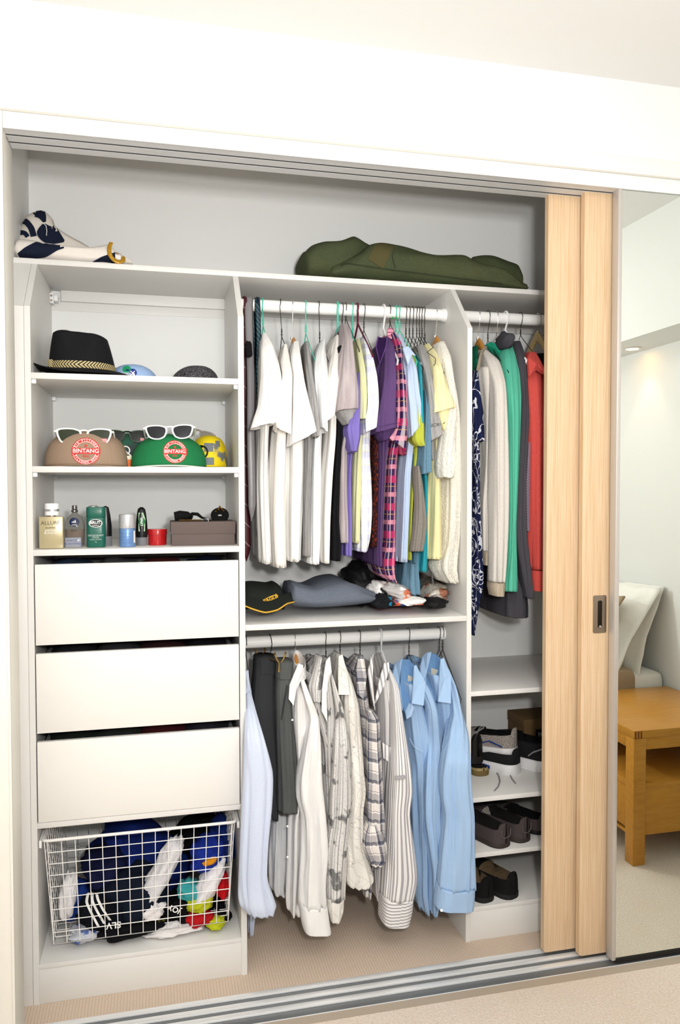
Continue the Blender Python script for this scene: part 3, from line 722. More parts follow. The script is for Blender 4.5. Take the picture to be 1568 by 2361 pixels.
g = garment('shirt', 'shirt', 'pink and navy plaid short sleeved shirt right of the purple t-shirt', plaidp, (765, 896, 908),
  [(768, 905, 915, .10), (800, 915, 932), (870, 919, 938), (920, 920, 940), (970, 918, 943), ((995, 1010), 908, 944), ((1008, 1048), 898, 943)],
  [(830, 915, 935), (960, 910, 940), (1055, 895, 922), (1150, 889, 921), (1250, 886, 921), (1300, 878, 921), (1328, 886, 921), (1344, 906, 920)], seed=14, fold=.006)
patch('collar', [(894, 758, .13), (903, 755, .13), (909, 766, .12), (905, 783, .11), (893, 775, .12)], cloth('pink_collar', '#e59aae', [('stripe', 'v', .012, .3, 0, '#7b3560', .8)]), g, .006)
H('thin', 910, 775, 'thin mint hanger, left of a touching pair', color=teal, group=G, u_neck=916)
H('thin', 917, 775, 'thin mint hanger, right of a touching pair', color=teal, group=G, u_neck=925)
for uu in (906, 913.5): tag(MB().lathe([(.0022, -.0035), (.0035, -.002), (.0035, .002), (.0022, .0035)], PY(uu, 733, RY-.026), 12).build('size_marker', mat('green_plastic', '#2f9d4f', rough=.3)), 'tiny green plastic size marker on a mint hanger, %s of two' % ('left' if uu < 910 else 'right'), 'marker')
g = garment('shirt', 'shirt', 'pale blue short sleeved chambray shirt with a rolled cuff', ltblue, (770, 912, 926),
  [(771, 912, 928), (803, 925, 944), (845, 937, 965), (900, 940, 973), (940, 944, 979), ((966, 955), 946, 979), ((1010, 968), 950, 978)],
  [(870, 938, 966), (1000, 942, 958), (1050, 936, 954), (1100, 931, 950), (1195, 928, 946), (1297, 923, 944)], seed=15, fold=.005)
patch('collar', [(929, 803, .0), (941, 798, .0), (959, 820, -.03), (950, 818, -.03), (941, 842, -.03), (935, 822, -.02)], ltblue, g, .005)
for i, (uu, nm) in enumerate(((933, 'first'), (941, 'second'), (949, 'third'), (956, 'fourth'), (962, 'fifth'), (968, 'sixth'))):
    H('wire', uu, 790, '%s wire hanger from the left in the tangled cluster of six' % nm, group=G, u_neck=uu+(6 if i < 3 else 10))
garment('t_shirt', 't-shirt', 'chartreuse t-shirt with a crumpled sleeve right of the pale blue shirt', chart, (795, 937, 944),
  [(795, 937, 944), (835, 948, 963), (885, 958, 971), (960, 962, 980), (995, 958, 984), (1015, 957, 984), (1030, 968, 982)],
  [(880, 955, 972), (1040, 952, 968), (1117, 947, 957), (1234, 942, 951), (1292, 943, 951)], seed=16)
garment('t_shirt', 't-shirt', 'turquoise t-shirt with its hem lowest among the bright shirts', turq, (812, 960, 966),
  [(812, 960, 966), (862, 966, 976), (929, 969, 979), (978, 970, 981)],
  [(960, 966, 981), (1060, 960, 982), (1100, 978, 988), (1180, 979, 989), (1260, 976, 989), (1319, 972, 989)], seed=17)
garment('polo_shirt', 'shirt', 'steel blue marl polo shirt with a cuffed sleeve reaching low', steelb, (822, 970, 978),
  [(822, 970, 979), (870, 976, 985), (940, 982, 992), (1000, 979, 995), (1050, 976, 996), ((1096, 1090), 974, 998)],
  [(900, 974, 988), (1040, 955, 978), (1150, 953, 975), (1280, 944, 970), (1320, 941, 971), (1350, 937, 976), (1372, 941, 975)], seed=18, yb=.06)
garment('hooded_top', 'top', 'dark slate marl top behind the steel blue polo', slate, (830, 955, 962),
  None, [(1010, 953, 978, .05), (1080, 951, 966), (1200, 952, 964), (1300, 950, 962)], seed=19, bodyshoulder=False)
garment('t_shirt', 't-shirt', 'taupe marl long sleeve hanging over the blue shirts', taupe, (1075, 960, 970),
  [(1075, 961, 970, .0, .06), (1110, 962, 977, -.01, .06), (1160, 964, 982, -.012, .06), (1214, 962, 986, -.015, .06), (1273, 955, 977, -.012, .06)], None, seed=20)
g = garment('t_shirt', 't-shirt', 'grey marl t-shirt with small chest lettering left of the yellow one', marl, (794, 964, 977),
  [(795, 965, 978), (825, 972, 997), (880, 987, 1005), (940, 993, 1011), ((980, 970), 993, 1020), ((1019, 1001), 994, 1027)],
  [(840, 966, 1000), (940, 985, 1008), (1030, 988, 1010), (1060, 993, 1006)], seed=21)
sl = [o for o in g.children if o.name.startswith('sleeve')][0]
press('lettering', text_geo('GIORDA', .014), sl, PY(1011, 979, -.02), mat('dark_print', '#4d4d50'), g, rot=.12)
H('wire', 974, 800, 'bent wire hanger poking out over the pale yellow t-shirt', group=G, u_neck=985)
garment('t_shirt', 't-shirt', 'pale yellow t-shirt with a flared sleeve beside the cream fleece', yellow, (793, 982, 990),
  [(793, 983, 992), (815, 995, 1012), (850, 1005, 1026), (900, 1007, 1041), ((930, 915), 1007, 1050), ((952, 939), 1006, 1056)],
  [(880, 1000, 1030), (1010, 1004, 1012), (1058, 1000, 1018), (1136, 994, 1023), (1234, 989, 1026), (1290, 985, 1028)], seed=22, ys=-.03, fold=.005)
cloth_tube('sleeve_inside', [((945, 938), 1010, 1046, -.015, .08), ((970, 966), 1012, 1040, -.01, .08), ((992, 988), 1022, 1037, .0, .06)], yellow, LASTG[0], fold=.002)
MB().sweep([PY(1000, 800, .09), PY(985, 812, .05), PY(1004, 826, -.02), PY(1004, 838, -.02), PY(1000, 843, -.02)], .0012, 6).build('bent_wire', steel, bpy.data.objects[[o.name for o in bpy.data.objects if o.name.startswith('wire_hanger')][-1]])
H('wood', 1003, 795, 'varnished wooden hanger of the cream fleece, at the right end of the upper rail', group=G, u_neck=1006)
garment('fleece_jacket', 'jacket', 'cream fluffy fleece jacket rightmost on the upper rail', fleece, (788, 1012, 1028),
  [(788, 1012, 1028, .13), (825, 1014, 1048, .05), (900, 1030, 1058, .01), (960, 1030, 1062), (1020, 1022, 1058), (1060, 1017, 1056), (1085, 1017, 1056), (1103, 1021, 1052)],
  [(830, 1010, 1048), (900, 1030, 1059), (960, 1036, 1066), (1040, 1034, 1068), (1150, 1032, 1068), (1250, 1026, 1068), (1310, 1012, 1067), (1346, 1034, 1064)], seed=23, fold=.008, ds=.12, k=3)
# ---------------------------------------------------------------- right bay
G = 'hangers in the right bay'
floral = cloth('navy_floral', '#161c3c', [('cells', 16, .035, .25, '#c9ccd6', .9), ('noise', 30, .66, (1, 1, 1), '#c9ccd6', .95)])
oat = cloth('oatmeal_knit', '#d3cec7', [('soft', 500, .35, .65, (1, .3, 1), '#b9b3aa', .5)])
ribo = cloth('oatmeal_rib', '#b9ab98', [('stripe', 'u', .006, .4, 0, '#8d8272', .6)])
jade = cloth('jade_cotton', '#55b297'); dkgreen = cloth('bottle_green_cotton', '#0f5a45'); char = cloth('charcoal_cotton', '#454349'); 
stripep = cloth('plum_striped_lining', '#6d5868', [('stripe', (1, .7), .006, .4, 0, '#a99bb0', .7)])
coral = cloth('coral_marl', '#cd524b', [('soft', 400, .35, .65, (1, .2, 1), '#b54540', .5)])
H('wood', 1101, 800, 'varnished wooden hanger behind the oatmeal sweater neck', group=G, u_neck=1104, v_hook=730)
garment('shirt', 'shirt', 'bottle green shirt behind the navy floral shirt', dkgreen, (795, 1095, 1105), None,
  [(830, 1092, 1108, .06, .2), (900, 1092, 1110, .1, .3), (1100, 1094, 1112, .1, .3), (1270, 1096, 1134, .1, .3)], seed=40)
garment('shirt', 'shirt', 'navy shirt with white flowers leftmost in the right bay', floral, (852, 1093, 1104),
  [(854, 1093, 1104, .06), (900, 1090, 1111, .0), (953, 1090, 1119), (1017, 1091, 1121)],
  [(870, 1092, 1106), (1000, 1092, 1110), (1065, 1092, 1111), (1160, 1093, 1110), (1260, 1092, 1116), (1340, 1092, 1120), (1400, 1092, 1107), (1466, 1092, 1097)], seed=41, ys=-.0, bodyshoulder=False, db=.2, ds=.07, yb=.03)
H('wire', 1124, 800, 'tall wire hook of the hanger right of the oatmeal sweater', group=G, u_neck=1126, v_hook=733)
H('wood', 1142, 806, 'dark wooden hanger inside the jade top', color='#d', group=G, u_neck=1146, v_hook=733, half=.15)
g = garment('sweater', 'sweater', 'oatmeal knitted sweater with ribbed cuffs in the right bay', oat, (806, 1110, 1121),
  [(806, 1112, 1124, .12), (832, 1124, 1156, .05), (886, 1142, 1171, .0), (970, 1145, 1175), (1128, 1144, 1179), (1224, 1145, 1178), (1300, 1145, 1174), (1345, 1145, 1170)],
  [(850, 1106, 1160), (937, 1116, 1160), (1065, 1120, 1150), (1160, 1114, 1142), (1230, 1116, 1138), (1272, 1119, 1134)], seed=42, db=.3, ds=.09)
cloth_tube('cuff', [(1345, 1144, 1171, -.006, .085), (1358, 1141, 1170, -.006, .08), (1376, 1145, 1167, -.006, .075)], ribo, g, fold=.001)
cloth_tube('cuff', [(1272, 1118, 1134, .05, .1), (1304, 1119, 1130, .05, .09)], ribo, g, fold=.001)
seam(g, [(1120, 801, .13), (1110, 813, .10), (1106, 830, .06), (1102, 852, .03)], ribo, .006, 'collar')
g = garment('long_sleeved_top', 'top', 'bright jade green long sleeved top between oatmeal and charcoal garments', jade, (796, 1167, 1184),
  [(797, 1166, 1186, .12), (830, 1165, 1200, .06), (905, 1172, 1206, .0), (969, 1177, 1205), (1096, 1179, 1200), (1200, 1181, 1193), (1270, 1178, 1194), (1330, 1172, 1199), (1366, 1170, 1199)],
  [(850, 1160, 1200), (1000, 1150, 1195), (1150, 1136, 1190), (1270, 1134, 1180)], seed=43, db=.26, ds=.08, yb=.09)
patch('inner_collar', [(1120, 795, .14), (1132, 788, .16), (1160, 800, .14), (1163, 830, .12), (1135, 812, .16)], cloth('dark_jade_cotton', '#1f8f70'), g, .01)  # darker green on the inside of the collar
H('plastic', 1165, 775, 'white plastic hanger in the right bay', color='#ececec', group=G, u_neck=1165, v_hook=735)
tag(crumple('hood', PY(1163, 788, .12), (.018, .06, .03), char, 9, .25, sub=3), 'dark charcoal hood hanging from the white plastic hanger', 'hood')
H('wire', 1198, 788, 'wire hanger of the charcoal hooded top', group=G, u_neck=1203, v_hook=738)
g = garment('hooded_top', 'top', 'charcoal hooded top with a striped lining beside the coral one', char, (786, 1184, 1203),
  [(787, 1184, 1204, .12), (830, 1198, 1216, .04), (960, 1204, 1224, .0), (1096, 1197, 1218), (1224, 1193, 1222), (1330, 1210, 1230), (1383, 1222, 1232)],
  [(860, 1190, 1215), (1000, 1196, 1218), (1200, 1190, 1215), (1350, 1178, 1225), (1400, 1174, 1230), (1426, 1174, 1230)], seed=44, db=.28, yb=.04)
patch('striped_lining', [(1219, 1020, -.008), (1223, 1020, -.008), (1221, 1225, -.008), (1211, 1224, -.008), (1212, 1150, -.008)], stripep, g, .003)
H('wood', 1240, 785, 'pale wooden hanger beside the sliding door', color='#p', group=G, u_neck=1238, v_hook=738)
garment('jacket', 'jacket', 'black jacket at the right end, mostly hidden by the door', blackc, (812, 1240, 1262), None,
  [(840, 1235, 1290, .06, .3), (1000, 1240, 1300, .05, .3), (1340, 1240, 1300, .05, .3)], seed=45)
g = garment('polo_sweater', 'sweater', 'coral red long sleeved sweater next to the sliding door', coral, (812, 1222, 1240),
  [(812, 1220, 1240, .1), (840, 1219, 1258, .04), (900, 1223, 1266, .0), (1000, 1228, 1270), (1100, 1225, 1272), (1220, 1229, 1274), (1316, 1230, 1276)],
  [(860, 1219, 1262), (1000, 1228, 1280), (1200, 1228, 1285), (1316, 1231, 1290)], seed=46, fold=.006)
cloth_tube('cuff', [(1317, 1231, 1274, -.010, .095), (1340, 1231, 1274, -.010, .09), (1364, 1233, 1274, -.010, .085)], coral, g, fold=.001)
patch('collar', [(1218, 824, .03), (1223, 812, .05), (1236, 813, .05), (1256, 850, -.02), (1254, 862, -.025), (1238, 852, -.02), (1221, 868, .0)], coral, g, .012)
# ---------------------------------------------------------------- lower rail
G = 'hangers on the lower rail'
HL = lambda kind, u, v, label, **kw: hanger(kind, u, v, label, yr=RY2, zr=RZ2, group=G, v_hook=1466, **kw)
pblue = cloth('pale_blue_poplin', '#cdd6ea', [('soft', 300, .4, .6, (1, 1, 1), '#d6dff2', .5)])
charw = cloth('charcoal_wool', '#3a3b3d'); charw2 = cloth('mid_grey_wool', '#565857'); 
wpop = cloth('white_poplin', '#efedeb', wr=.5)
inkfl = cloth('ink_floral_stripe', '#e4e1de', [('stripe', 'u', .0085, .12, 0, '#55555a', .8), ('stripe', 'u', .021, .05, .3, '#222226', .9), ('noise', 17, .60, (1, 1, 1), '#30353a', .75), ('cells', 38, .035, .6, '#3a3d40', .5)])
crossl = cloth('cream_line_print', '#e9e6df', [('cells', 13, .012, .5, '#8b8a86', .7), ('stripe', (1, 1), .045, .03, 0, '#a5a39f', .7)])
plaidn = cloth('navy_grey_plaid', '#e8e1db', [('stripe', 'v', .06, .36, 0, '#7c7c85', .55), ('stripe', 'u', .055, .36, .1, '#6d6f7c', .5), ('stripe', 'v', .06, .16, .12, '#25304a', .75), ('stripe', 'u', .055, .14, .2, '#1f2a48', .75), ('stripe', 'v', .06, .025, .55, '#2a3550', .8), ('stripe', 'u', .055, .02, .6, '#2a3550', .8), ('stripe', 'v', .06, .02, .2, '#e9e9ef', .9), ('stripe', 'u', .055, .02, .27, '#e9e9ef', .9)])
gstripe = cloth('grey_striped_poplin', '#eeebe9', [('stripe', 'u', .0118, .42, 0, '#98959a', .85)])
gstripeh = cloth('grey_striped_poplin_cuff', '#eeebe9', [('stripe', 'v', .0095, .42, 0, '#98959a', .85)])
blue = cloth('sky_blue_poplin', '#a2bfe0', wr=.5); blue_shade = cloth('sky_blue_collar_shade', '#6f97c2')  # second blue has the shade inside the collars put into its colour
HL('wire', 567, 1520, 'wire hook at the far left end of the lower rail')
garment('shirt', 'shirt', 'pale blue dress shirt leftmost on the lower rail, overlapping the tower side', pblue, (1556, 566, 574),
  [(1556, 566, 574, .12), (1595, 566, 579, .07), (1650, 568, 594, -.03), (1710, 567, 612, -.088), (1790, 566, 632, -.092), (1870, 563, 630, -.092), (1950, 560, 622, -.092), (2030, 557, 619, -.092), (2075, 556, 633, -.092), (2100, 559, 641, -.092), (2118, 572, 634, -.088)],
  [(1650, 574, 590, .06), (1800, 576, 612, .05), (1950, 577, 600, .05), (2100, 575, 592, .05), (2140, 575, 588, .05), (2162, 576, 585, .06)], seed=50, ds=.085, db=.3, fold=.006)
patch('collar', [(566, 1548, .1), (573, 1546, .1), (576, 1590, .05), (566, 1601, .05)], pblue, bpy.data.objects[[o.name for o in bpy.data.objects if o.name.startswith('shirt')][-1]], .01)
# trousers on a clip hanger
o = thing('trouser_hanger', 'brass clip trouser hanger on the lower rail', 'hanger', (PY(625, 1466, RY2).x, RY2, PY(625, 1520, RY2).z), G)
gold = mat('brass', '#b0935a', rough=.25, metal=1)
xh = PY(625, 1466, RY2).x; A = PY(600, 1514, .22); B = PY(646, 1526, .055); mb = MB(); mid = (A+B)/2
hooky(mb, xh, RY2, RZ2, PY(622, 1520, RY2).z, .0014, mid.x-xh); mb.build('hook', steel, o)
MB().sweep([A, B], .0028, 8).build('clip_bar', mat('dark_brass', '#6d5a38', rough=.35, metal=.9), o)
for p, q in ((A, 1), (B, 0)):
    m_ = MB()
    for s in (-1, 1):
        m_.sweep([p+Vector((s*.016, 0, .022)), p+Vector((s*.010, 0, .008)), p+Vector((s*.003, 0, -.004)), p+Vector((s*.004, -.002, -.03))], [.003, .0025, .002, .0035], 8)
        m_.lathe([(.001, -.004), (.004, -.001), (.004, .001), (.001, .004)], p+Vector((s*.016, 0, .026)), 10)
    m_.build('clip', gold, o)
tr = thing('trousers', 'charcoal grey suit trousers clipped below the brass hanger', 'trousers', (PY(640, 1700, .12).x, .12, PY(640, 1890, .06).z), None)
cloth_tube('trouser_leg', [(1521, 590, 640, .14, .10), (1560, 588, 640, .13, .10), (1640, 583, 643, .11, .1), (1740, 600, 645, .1, .1), (1820, 615, 645, .09, .09), (1894, 629, 644, .08, .09)], charw, tr, fold=.003, seed=3)
cloth_tube('trouser_leg', [(1531, 642, 680, .05, .08), (1570, 641, 676, .05, .08), (1600, 639, 675, .05, .08), (1680, 640, 680, .05, .09), (1760, 643, 686, .04, .09), (1830, 645, 692, .035, .09), (1878, 645, 695, .03, .09)], charw2, tr, fold=.003, seed=5)
cloth_tube('waistband', [(1520, 593, 642, .135, .105), (1556, 590, 643, .13, .11)], charw, tr, fold=.001, seed=3)
cloth_tube('waistband', [(1529, 643, 680, .046, .088), (1567, 641, 677, .046, .088)], charw2, tr, fold=.001, seed=5)
patch('pocket_seam', [(660, 1580, .045), (664, 1582, .045), (650, 1660, .043), (648, 1660, .043)], charw, tr, .004)
HL('wood', 678, 1530, 'varnished wooden hanger holding the white dress shirt', u_neck=682)
g = garment('shirt', 'shirt', 'plain white dress shirt on the wooden hanger of the lower rail', wpop, (1530, 686, 697),
  [(1548, 690, 699, .08), (1566, 692, 702, .04), (1615, 705, 721, .0), (1660, 716, 738), (1720, 708, 742), (1800, 693, 746), (1850, 692, 750), (1895, 703, 754), (1976, 704, 760), (2040, 700, 756), (2103, 697, 759)],
  [(1600, 676, 712, .05), (1660, 672, 722), (1740, 680, 712), (1830, 686, 710), (1900, 672, 706), (2000, 670, 705), (2080, 668, 702), (2116, 671, 694)], seed=51, fold=.008, ds=.10, ys=-.025)
cloth_tube('cuff', [(2100, 697, 760, -.03, .105), (2130, 700, 764, -.032, .105), (2160, 706, 769, -.032, .1)], wpop, g, fold=.0006, ex=3.5)
collar_ring(g, 690, 1542, wpop, y=.10, w=.016, d=.10, h=.03)
patch('collar_wing', [(688, 1530, .06), (699, 1534, .06), (700, 1556, .03), (684, 1590, .02), (677, 1627, .015), (666, 1612, .02), (668, 1580, .04)], wpop, g, .006)
for vv in (1600, 1660, 1905, 1976): MB().sweep([PY(674 if vv < 1800 else 663, vv, .03), PY(674 if vv < 1800 else 663, vv, .027)], .0030, 12).build('button', mat('pearl_button', '#e8e4de', rough=.25), g)
# back tail of the white shirt, its shade put into a greyer white
g2 = garment('shirt', 'shirt', 'back tail of the white shirt in shade, below and behind the trousers', wt_shade, (1880, 640, 660), None,
  [(1880, 630, 668, .14, .2), (1976, 625, 666, .14, .2), (2048, 626, 666, .14, .2), (2068, 634, 666, .14, .2)], seed=52, bodyshoulder=False, fold=.008)
HL('wire', 748, 1535, 'wire hanger of the floral striped shirt', u_neck=755)
garment('shirt', 'shirt', 'dark green floral shirt behind the white collar, only its shoulder showing', cloth('dark_floral', '#3d4441', [('noise', 40, .55, (1, 1, 1), '#6e7573', .8)]), (1540, 706, 722), None,
  [(1560, 704, 722, .18, .14), (1640, 710, 735, .15, .18), (1900, 716, 740, .14, .2), (2020, 730, 750, .14, .2)], seed=53)
g = garment('shirt', 'shirt', 'grey striped shirt with ink flowers and an open rolled collar', inkfl, (1522, 728, 744),
  None, [(1560, 716, 745, .05), (1625, 718, 745), (1720, 744, 765), (1850, 750, 772), (1900, 752, 768), (1950, 752, 768)], seed=54, fold=.006)
cloth_tube('collar', [(1518, 734, 746, .08, .07), (1545, 728, 745, .05, .06), (1585, 717, 743, .03, .05), (1620, 722, 741, .03, .05)], inkfl, g, fold=.003)
g = garment('shirt', 'shirt', 'white shirt with black ink flowers and a white sleeve, fourth on the lower rail', inkfl, (1522, 754, 763),
  [(1555, 763, 767, .05), (1580, 768, 776, .02), (1640, 779, 795, .0), (1668, 778, 801), (1720, 776, 808), (1800, 771, 815), (1850, 768, 816), (1905, 766, 811), (1960, 758, 806), (2030, 756, 801), (2084, 757, 799)],
  [(1560, 744, 768, .04), (1640, 744, 784), (1740, 746, 780), (1850, 752, 775), (1950, 758, 770)], seed=55, fold=.008, ms=inkfl)
cloth_tube('cuff', [(2082, 757, 799, -.014, .1), (2105, 758, 796, -.014, .1), (2130, 764, 787, -.012, .09)], crossl, g, fold=.002)
patch('collar_wing', [(752, 1524, .05), (761, 1514, .06), (765, 1550, .03), (758, 1560, .025), (752, 1610, .015), (755, 1665, .01), (742, 1640, .01), (743, 1590, .02), (748, 1550, .04)], wpop, g, .006)
HL('wire', 782, 1520, 'wire hanger of the cream line print shirt', u_neck=786)
g = garment('shirt', 'shirt', 'cream shirt with fine crossing line print, fifth on the lower rail', crossl, (1511, 781, 790),
  [(1540, 792, 800, .06), (1580, 800, 816, .02), (1635, 800, 831, .0), (1717, 803, 839), (1790, 808, 844), (1836, 809, 849), (1880, 806, 842), (1950, 802, 844), (2000, 802, 856), (2040, 804, 868), (2054, 808, 862)],
  [(1600, 784, 812), (1720, 800, 832), (1850, 804, 838), (1980, 804, 840), (2040, 803, 838)], seed=56, fold=.007, ds=.12)
patch('collar_wing', [(781, 1513, .05), (790, 1509, .05), (799, 1545, .02), (807, 1602, .0), (781, 1602, .01), (780, 1560, .03)], crossl, g, .006)
HL('wire', 827, 1520, 'wire hanger of the navy plaid shirt', u_neck=833)
g = garment('shirt', 'shirt', 'navy and grey plaid shirt with a rolled up cuff, sixth on the lower rail', plaidn, (1518, 828, 840),
  [(1640, 848, 860, .02), (1665, 853, 878, .0), (1720, 853, 881), (1800, 854, 886), (1857, 852, 892), (1900, 852, 894), (1935, 856, 894)],
  [(1560, 822, 848, .06), (1620, 828, 856), (1700, 838, 868), (1850, 843, 872), (1960, 848, 872), (2040, 842, 866), (2073, 842, 862)], seed=57, fold=.006, ds=.1)
cloth_tube('cuff', [(1905, 850, 874, -.015, .1), (1930, 843, 890, -.025, .11), (1958, 841, 900, -.03, .12), (1985, 852, 900, -.03, .12), (2000, 858, 880, -.03, .11)], plaidn, g, fold=.004, seed=2)
patch('collar_wing', [(826, 1516, .08), (838, 1510, .08), (846, 1560, .03), (838, 1612, .01), (824, 1600, .02), (822, 1550, .05)], plaidn, g, .006)
HL('plastic', 875, 1515, 'white plastic hanger of the grey striped shirt', color='#dcdcdc', u_neck=884)
g = garment('shirt', 'shirt', 'grey and white vertically striped shirt with a long cuffed sleeve', gstripe, (1535, 893, 900),
  [(1545, 893, 902, .06), (1587, 905, 922, .02), (1640, 908, 930, .0), (1717, 909, 944), (1784, 909, 954), (1832, 906, 958), (1880, 904, 952), (1962, 900, 963), (2032, 896, 972), (2085, 892, 962)],
  [(1570, 876, 908, .05), (1640, 880, 920), (1740, 882, 915), (1860, 880, 910), (1980, 868, 900), (2060, 870, 896), (2090, 876, 892)], seed=58, fold=.0045, ds=.11, ys=-.025)
cloth_tube('cuff', [(2083, 892, 961, -.028, .115), (2110, 890, 958, -.03, .115), (2142, 889, 950, -.03, .11)], gstripeh, g, fold=.0006, ex=3.5)
patch('collar_wing', [(848, 1552, .06), (857, 1512, .1), (861, 1510, .1), (860, 1560, .06), (863, 1604, .03), (866, 1640, .01), (856, 1600, .02)], gstripe, g, .008)
patch('collar_wing', [(887, 1529, .06), (897, 1528, .06), (898, 1545, .05), (886, 1580, .03), (868, 1618, .01), (865, 1622, .01), (875, 1570, .04)], gstripe, g, .008)
patch('inner_collar', [(859, 1515, .16), (874, 1504, .18), (888, 1530, .14), (884, 1580, .1), (872, 1600, .08), (862, 1570, .1)], cloth('grey_stripe_shade', '#8a8885', [('stripe', 'u', .0118, .42, 0, '#6a686a', .7)]), g, .004)  # same stripes, darkened to paint the shade inside the collar
patch('pocket', [(882, 1712, .035), (907, 1728, .03), (908, 1765, .03), (884, 1748, .035)], gstripe, g, .004)
boxo('sleeve_tab', (PY(911, 1790, -.03).x, PY(934, 1790, -.03).x, -.034, -.026, PY(911, 1797, -.03).z, PY(911, 1790, -.03).z), gstripeh, g, .001)
for i, (ub, nm) in enumerate(((940, 'left'), (1010, 'right'))):
    HL('wire', ub, 1522 if i == 0 else 1512, 'wire hanger of the %s of the two sky blue shirts' % nm, u_neck=ub+6)
HL('wire', 1018, 1512, 'extra empty wire hanger at the right end of the lower rail', u_neck=1023)
g = garment('shirt', 'shirt', 'sky blue dress shirt, left of the two blue ones', blue, (1540, 950, 962),
  [(1560, 962, 974, .06), (1600, 978, 1000, .02), (1640, 992, 1013, .0), (1717, 994, 1023), (1778, 990, 1029), (1840, 987, 1026), (1895, 987, 1024), (1952, 994, 1025), (2010, 1003, 1022), (2060, 1004, 1019), (2100, 1003, 1013), (2118, 1003, 1008)],
  [(1580, 938, 972, .04), (1640, 940, 992), (1717, 944, 1010), (1784, 954, 1015), (1900, 960, 1004), (2000, 966, 1002), (2060, 964, 1004), (2110, 976, 1000)], seed=59, fold=.009, ds=.08)
patch('collar_wing', [(955, 1536, .05), (960, 1534, .05), (981, 1573, .0), (977, 1627, -.02), (950, 1622, -.015), (953, 1580, .02)], blue, g, .006)
patch('collar_wing', [(923, 1524, .1), (928, 1519, .11), (922, 1560, .07), (921, 1600, .04), (930, 1640, .02), (920, 1620, .03), (905, 1560, .09), (912, 1530, .12)], blue, g, .01)
ic = patch('inner_collar', [(926, 1520, .14), (944, 1521, .15), (957, 1536, .11), (952, 1580, .08), (947, 1625, .05), (935, 1650, .03), (922, 1600, .06)], blue_shade, g, .004)
patch('size_label', [(940, 1556, .095), (953, 1562, .09), (951, 1579, .085), (940, 1574, .09)], mat('woven_label', '#b5b2a6', rough=.9), g, .002)
seam(g, [(944, 1702, .03), (955, 1722, .02), (977, 1735, .01)], mat('pale_blue_thread', '#b9d3f0'), .0008)
patch('collar_band', [(950, 1624, -.015), (955, 1632, -.015), (948, 1652, -.01), (938, 1658, 0), (935, 1640, .01), (944, 1622, 0)], blue, g, .006)
g = garment('shirt', 'shirt', 'sky blue dress shirt rightmost on the lower rail, overlapping the divider', blue, (1524, 1014, 1024),
  [(1545, 1030, 1038, .05), (1589, 1044, 1057, .0), (1650, 1052, 1071, -.03), (1698, 1044, 1086), (1755, 1036, 1091), (1800, 1029, 1093), (1850, 1030, 1097), (1891, 1036, 1100), (1971, 1030, 1103), (2020, 1026, 1104), (2062, 1023, 1104)],
  [(1560, 1000, 1036, .03), (1620, 1008, 1058, .02), (1700, 1016, 1064), (1800, 1022, 1064), (1900, 1014, 1062), (2000, 1008, 1060), (2070, 990, 1056)], seed=60, fold=.008, ds=.09, ys=-.095, db=.32)
cloth_tube('cuff', [(2060, 1023, 1104, -.099, .095), (2085, 1019, 1103, -.099, .095), (2106, 1016, 1101, -.099, .09)], blue, g, fold=.0008, ex=3.2)
patch('collar_wing', [(1016, 1521, .05), (1024, 1517, .05), (1040, 1560, .0), (1040, 1622, -.03), (1011, 1618, -.025), (1013, 1570, .02)], blue, g, .006)
patch('collar_wing', [(986, 1506, .1), (995, 1504, .11), (985, 1545, .07), (980, 1572, .04), (984, 1610, .02), (972, 1575, .05), (970, 1540, .09), (976, 1515, .12)], blue, g, .01)
patch('inner_collar', [(990, 1506, .14), (1005, 1508, .15), (1018, 1520, .11), (1014, 1570, .07), (1010, 1620, .04), (998, 1610, .05), (982, 1575, .09)], blue_shade, g, .004)
patch('size_label', [(994, 1540, .10), (1010, 1545, .095), (1008, 1571, .085), (993, 1566, .09)], MATS['woven_label'], g, .002)
seam(g, [(1018, 1722, .015), (1028, 1712, .01), (1033, 1722, .0)], MATS['pale_blue_thread'], .0008)
MB().sweep([PY(1018, 2099, -.100), PY(1018, 2099, -.104)], .004, 12).build('button', MATS['pearl_button'], g)
# ================================================================== TOP SHELF
canvas = mat('cream_canvas', '#e9e2da', rough=.95, spec=.1, bump=(220, .5, .002), uv=False)
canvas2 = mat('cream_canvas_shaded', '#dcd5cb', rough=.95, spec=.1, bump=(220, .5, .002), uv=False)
navyc = mat('navy_canvas', '#1c2233', rough=.95, spec=.1, bump=(220, .5, .002), uv=False)
tb = thing('striped_beach_bag', 'crumpled cream and navy striped canvas bag with a gold rope on the top shelf', 'bag', (.1, .3, zT))
htube('bag_back', [(33, 552, 596, .30, .1), (48, 505, 594, .28, .12), (62, 482, 594, .27, .13), (84, 471, 594, .27, .13), (100, 474, 594, .27, .12), (116, 492, 594, .28, .11), (122, 508, 595, .28, .11), (152, 531, 596, .28, .1), (198, 560, 598, .28, .08), (230, 585, 600, .3, .05)], canvas2, tb, fold=.006, seed=3, L=44)
htube('bag_front', [(32, 560, 584, .17, .12), (38, 543, 591, .16, .14), (60, 543, 594.5, .155, .15), (98, 550, 597, .152, .15), (152, 559, 600, .152, .14), (208, 563, 604, .152, .13), (238, 559, 606, .152, .12), (254, 557, 607, .152, .11), (266, 574, 607.5, .155, .10), (279, 580, 608, .16, .08)], canvas, tb, fold=.003, seed=6, L=44, ex=2.6)
htube('bag_flap', [(262, 584, 606, .2, .08), (280, 583, 608, .2, .07), (296, 592, 609, .2, .05), (306, 603, 609.5, .2, .03)], canvas2, tb, fold=.002, seed=8, L=16)
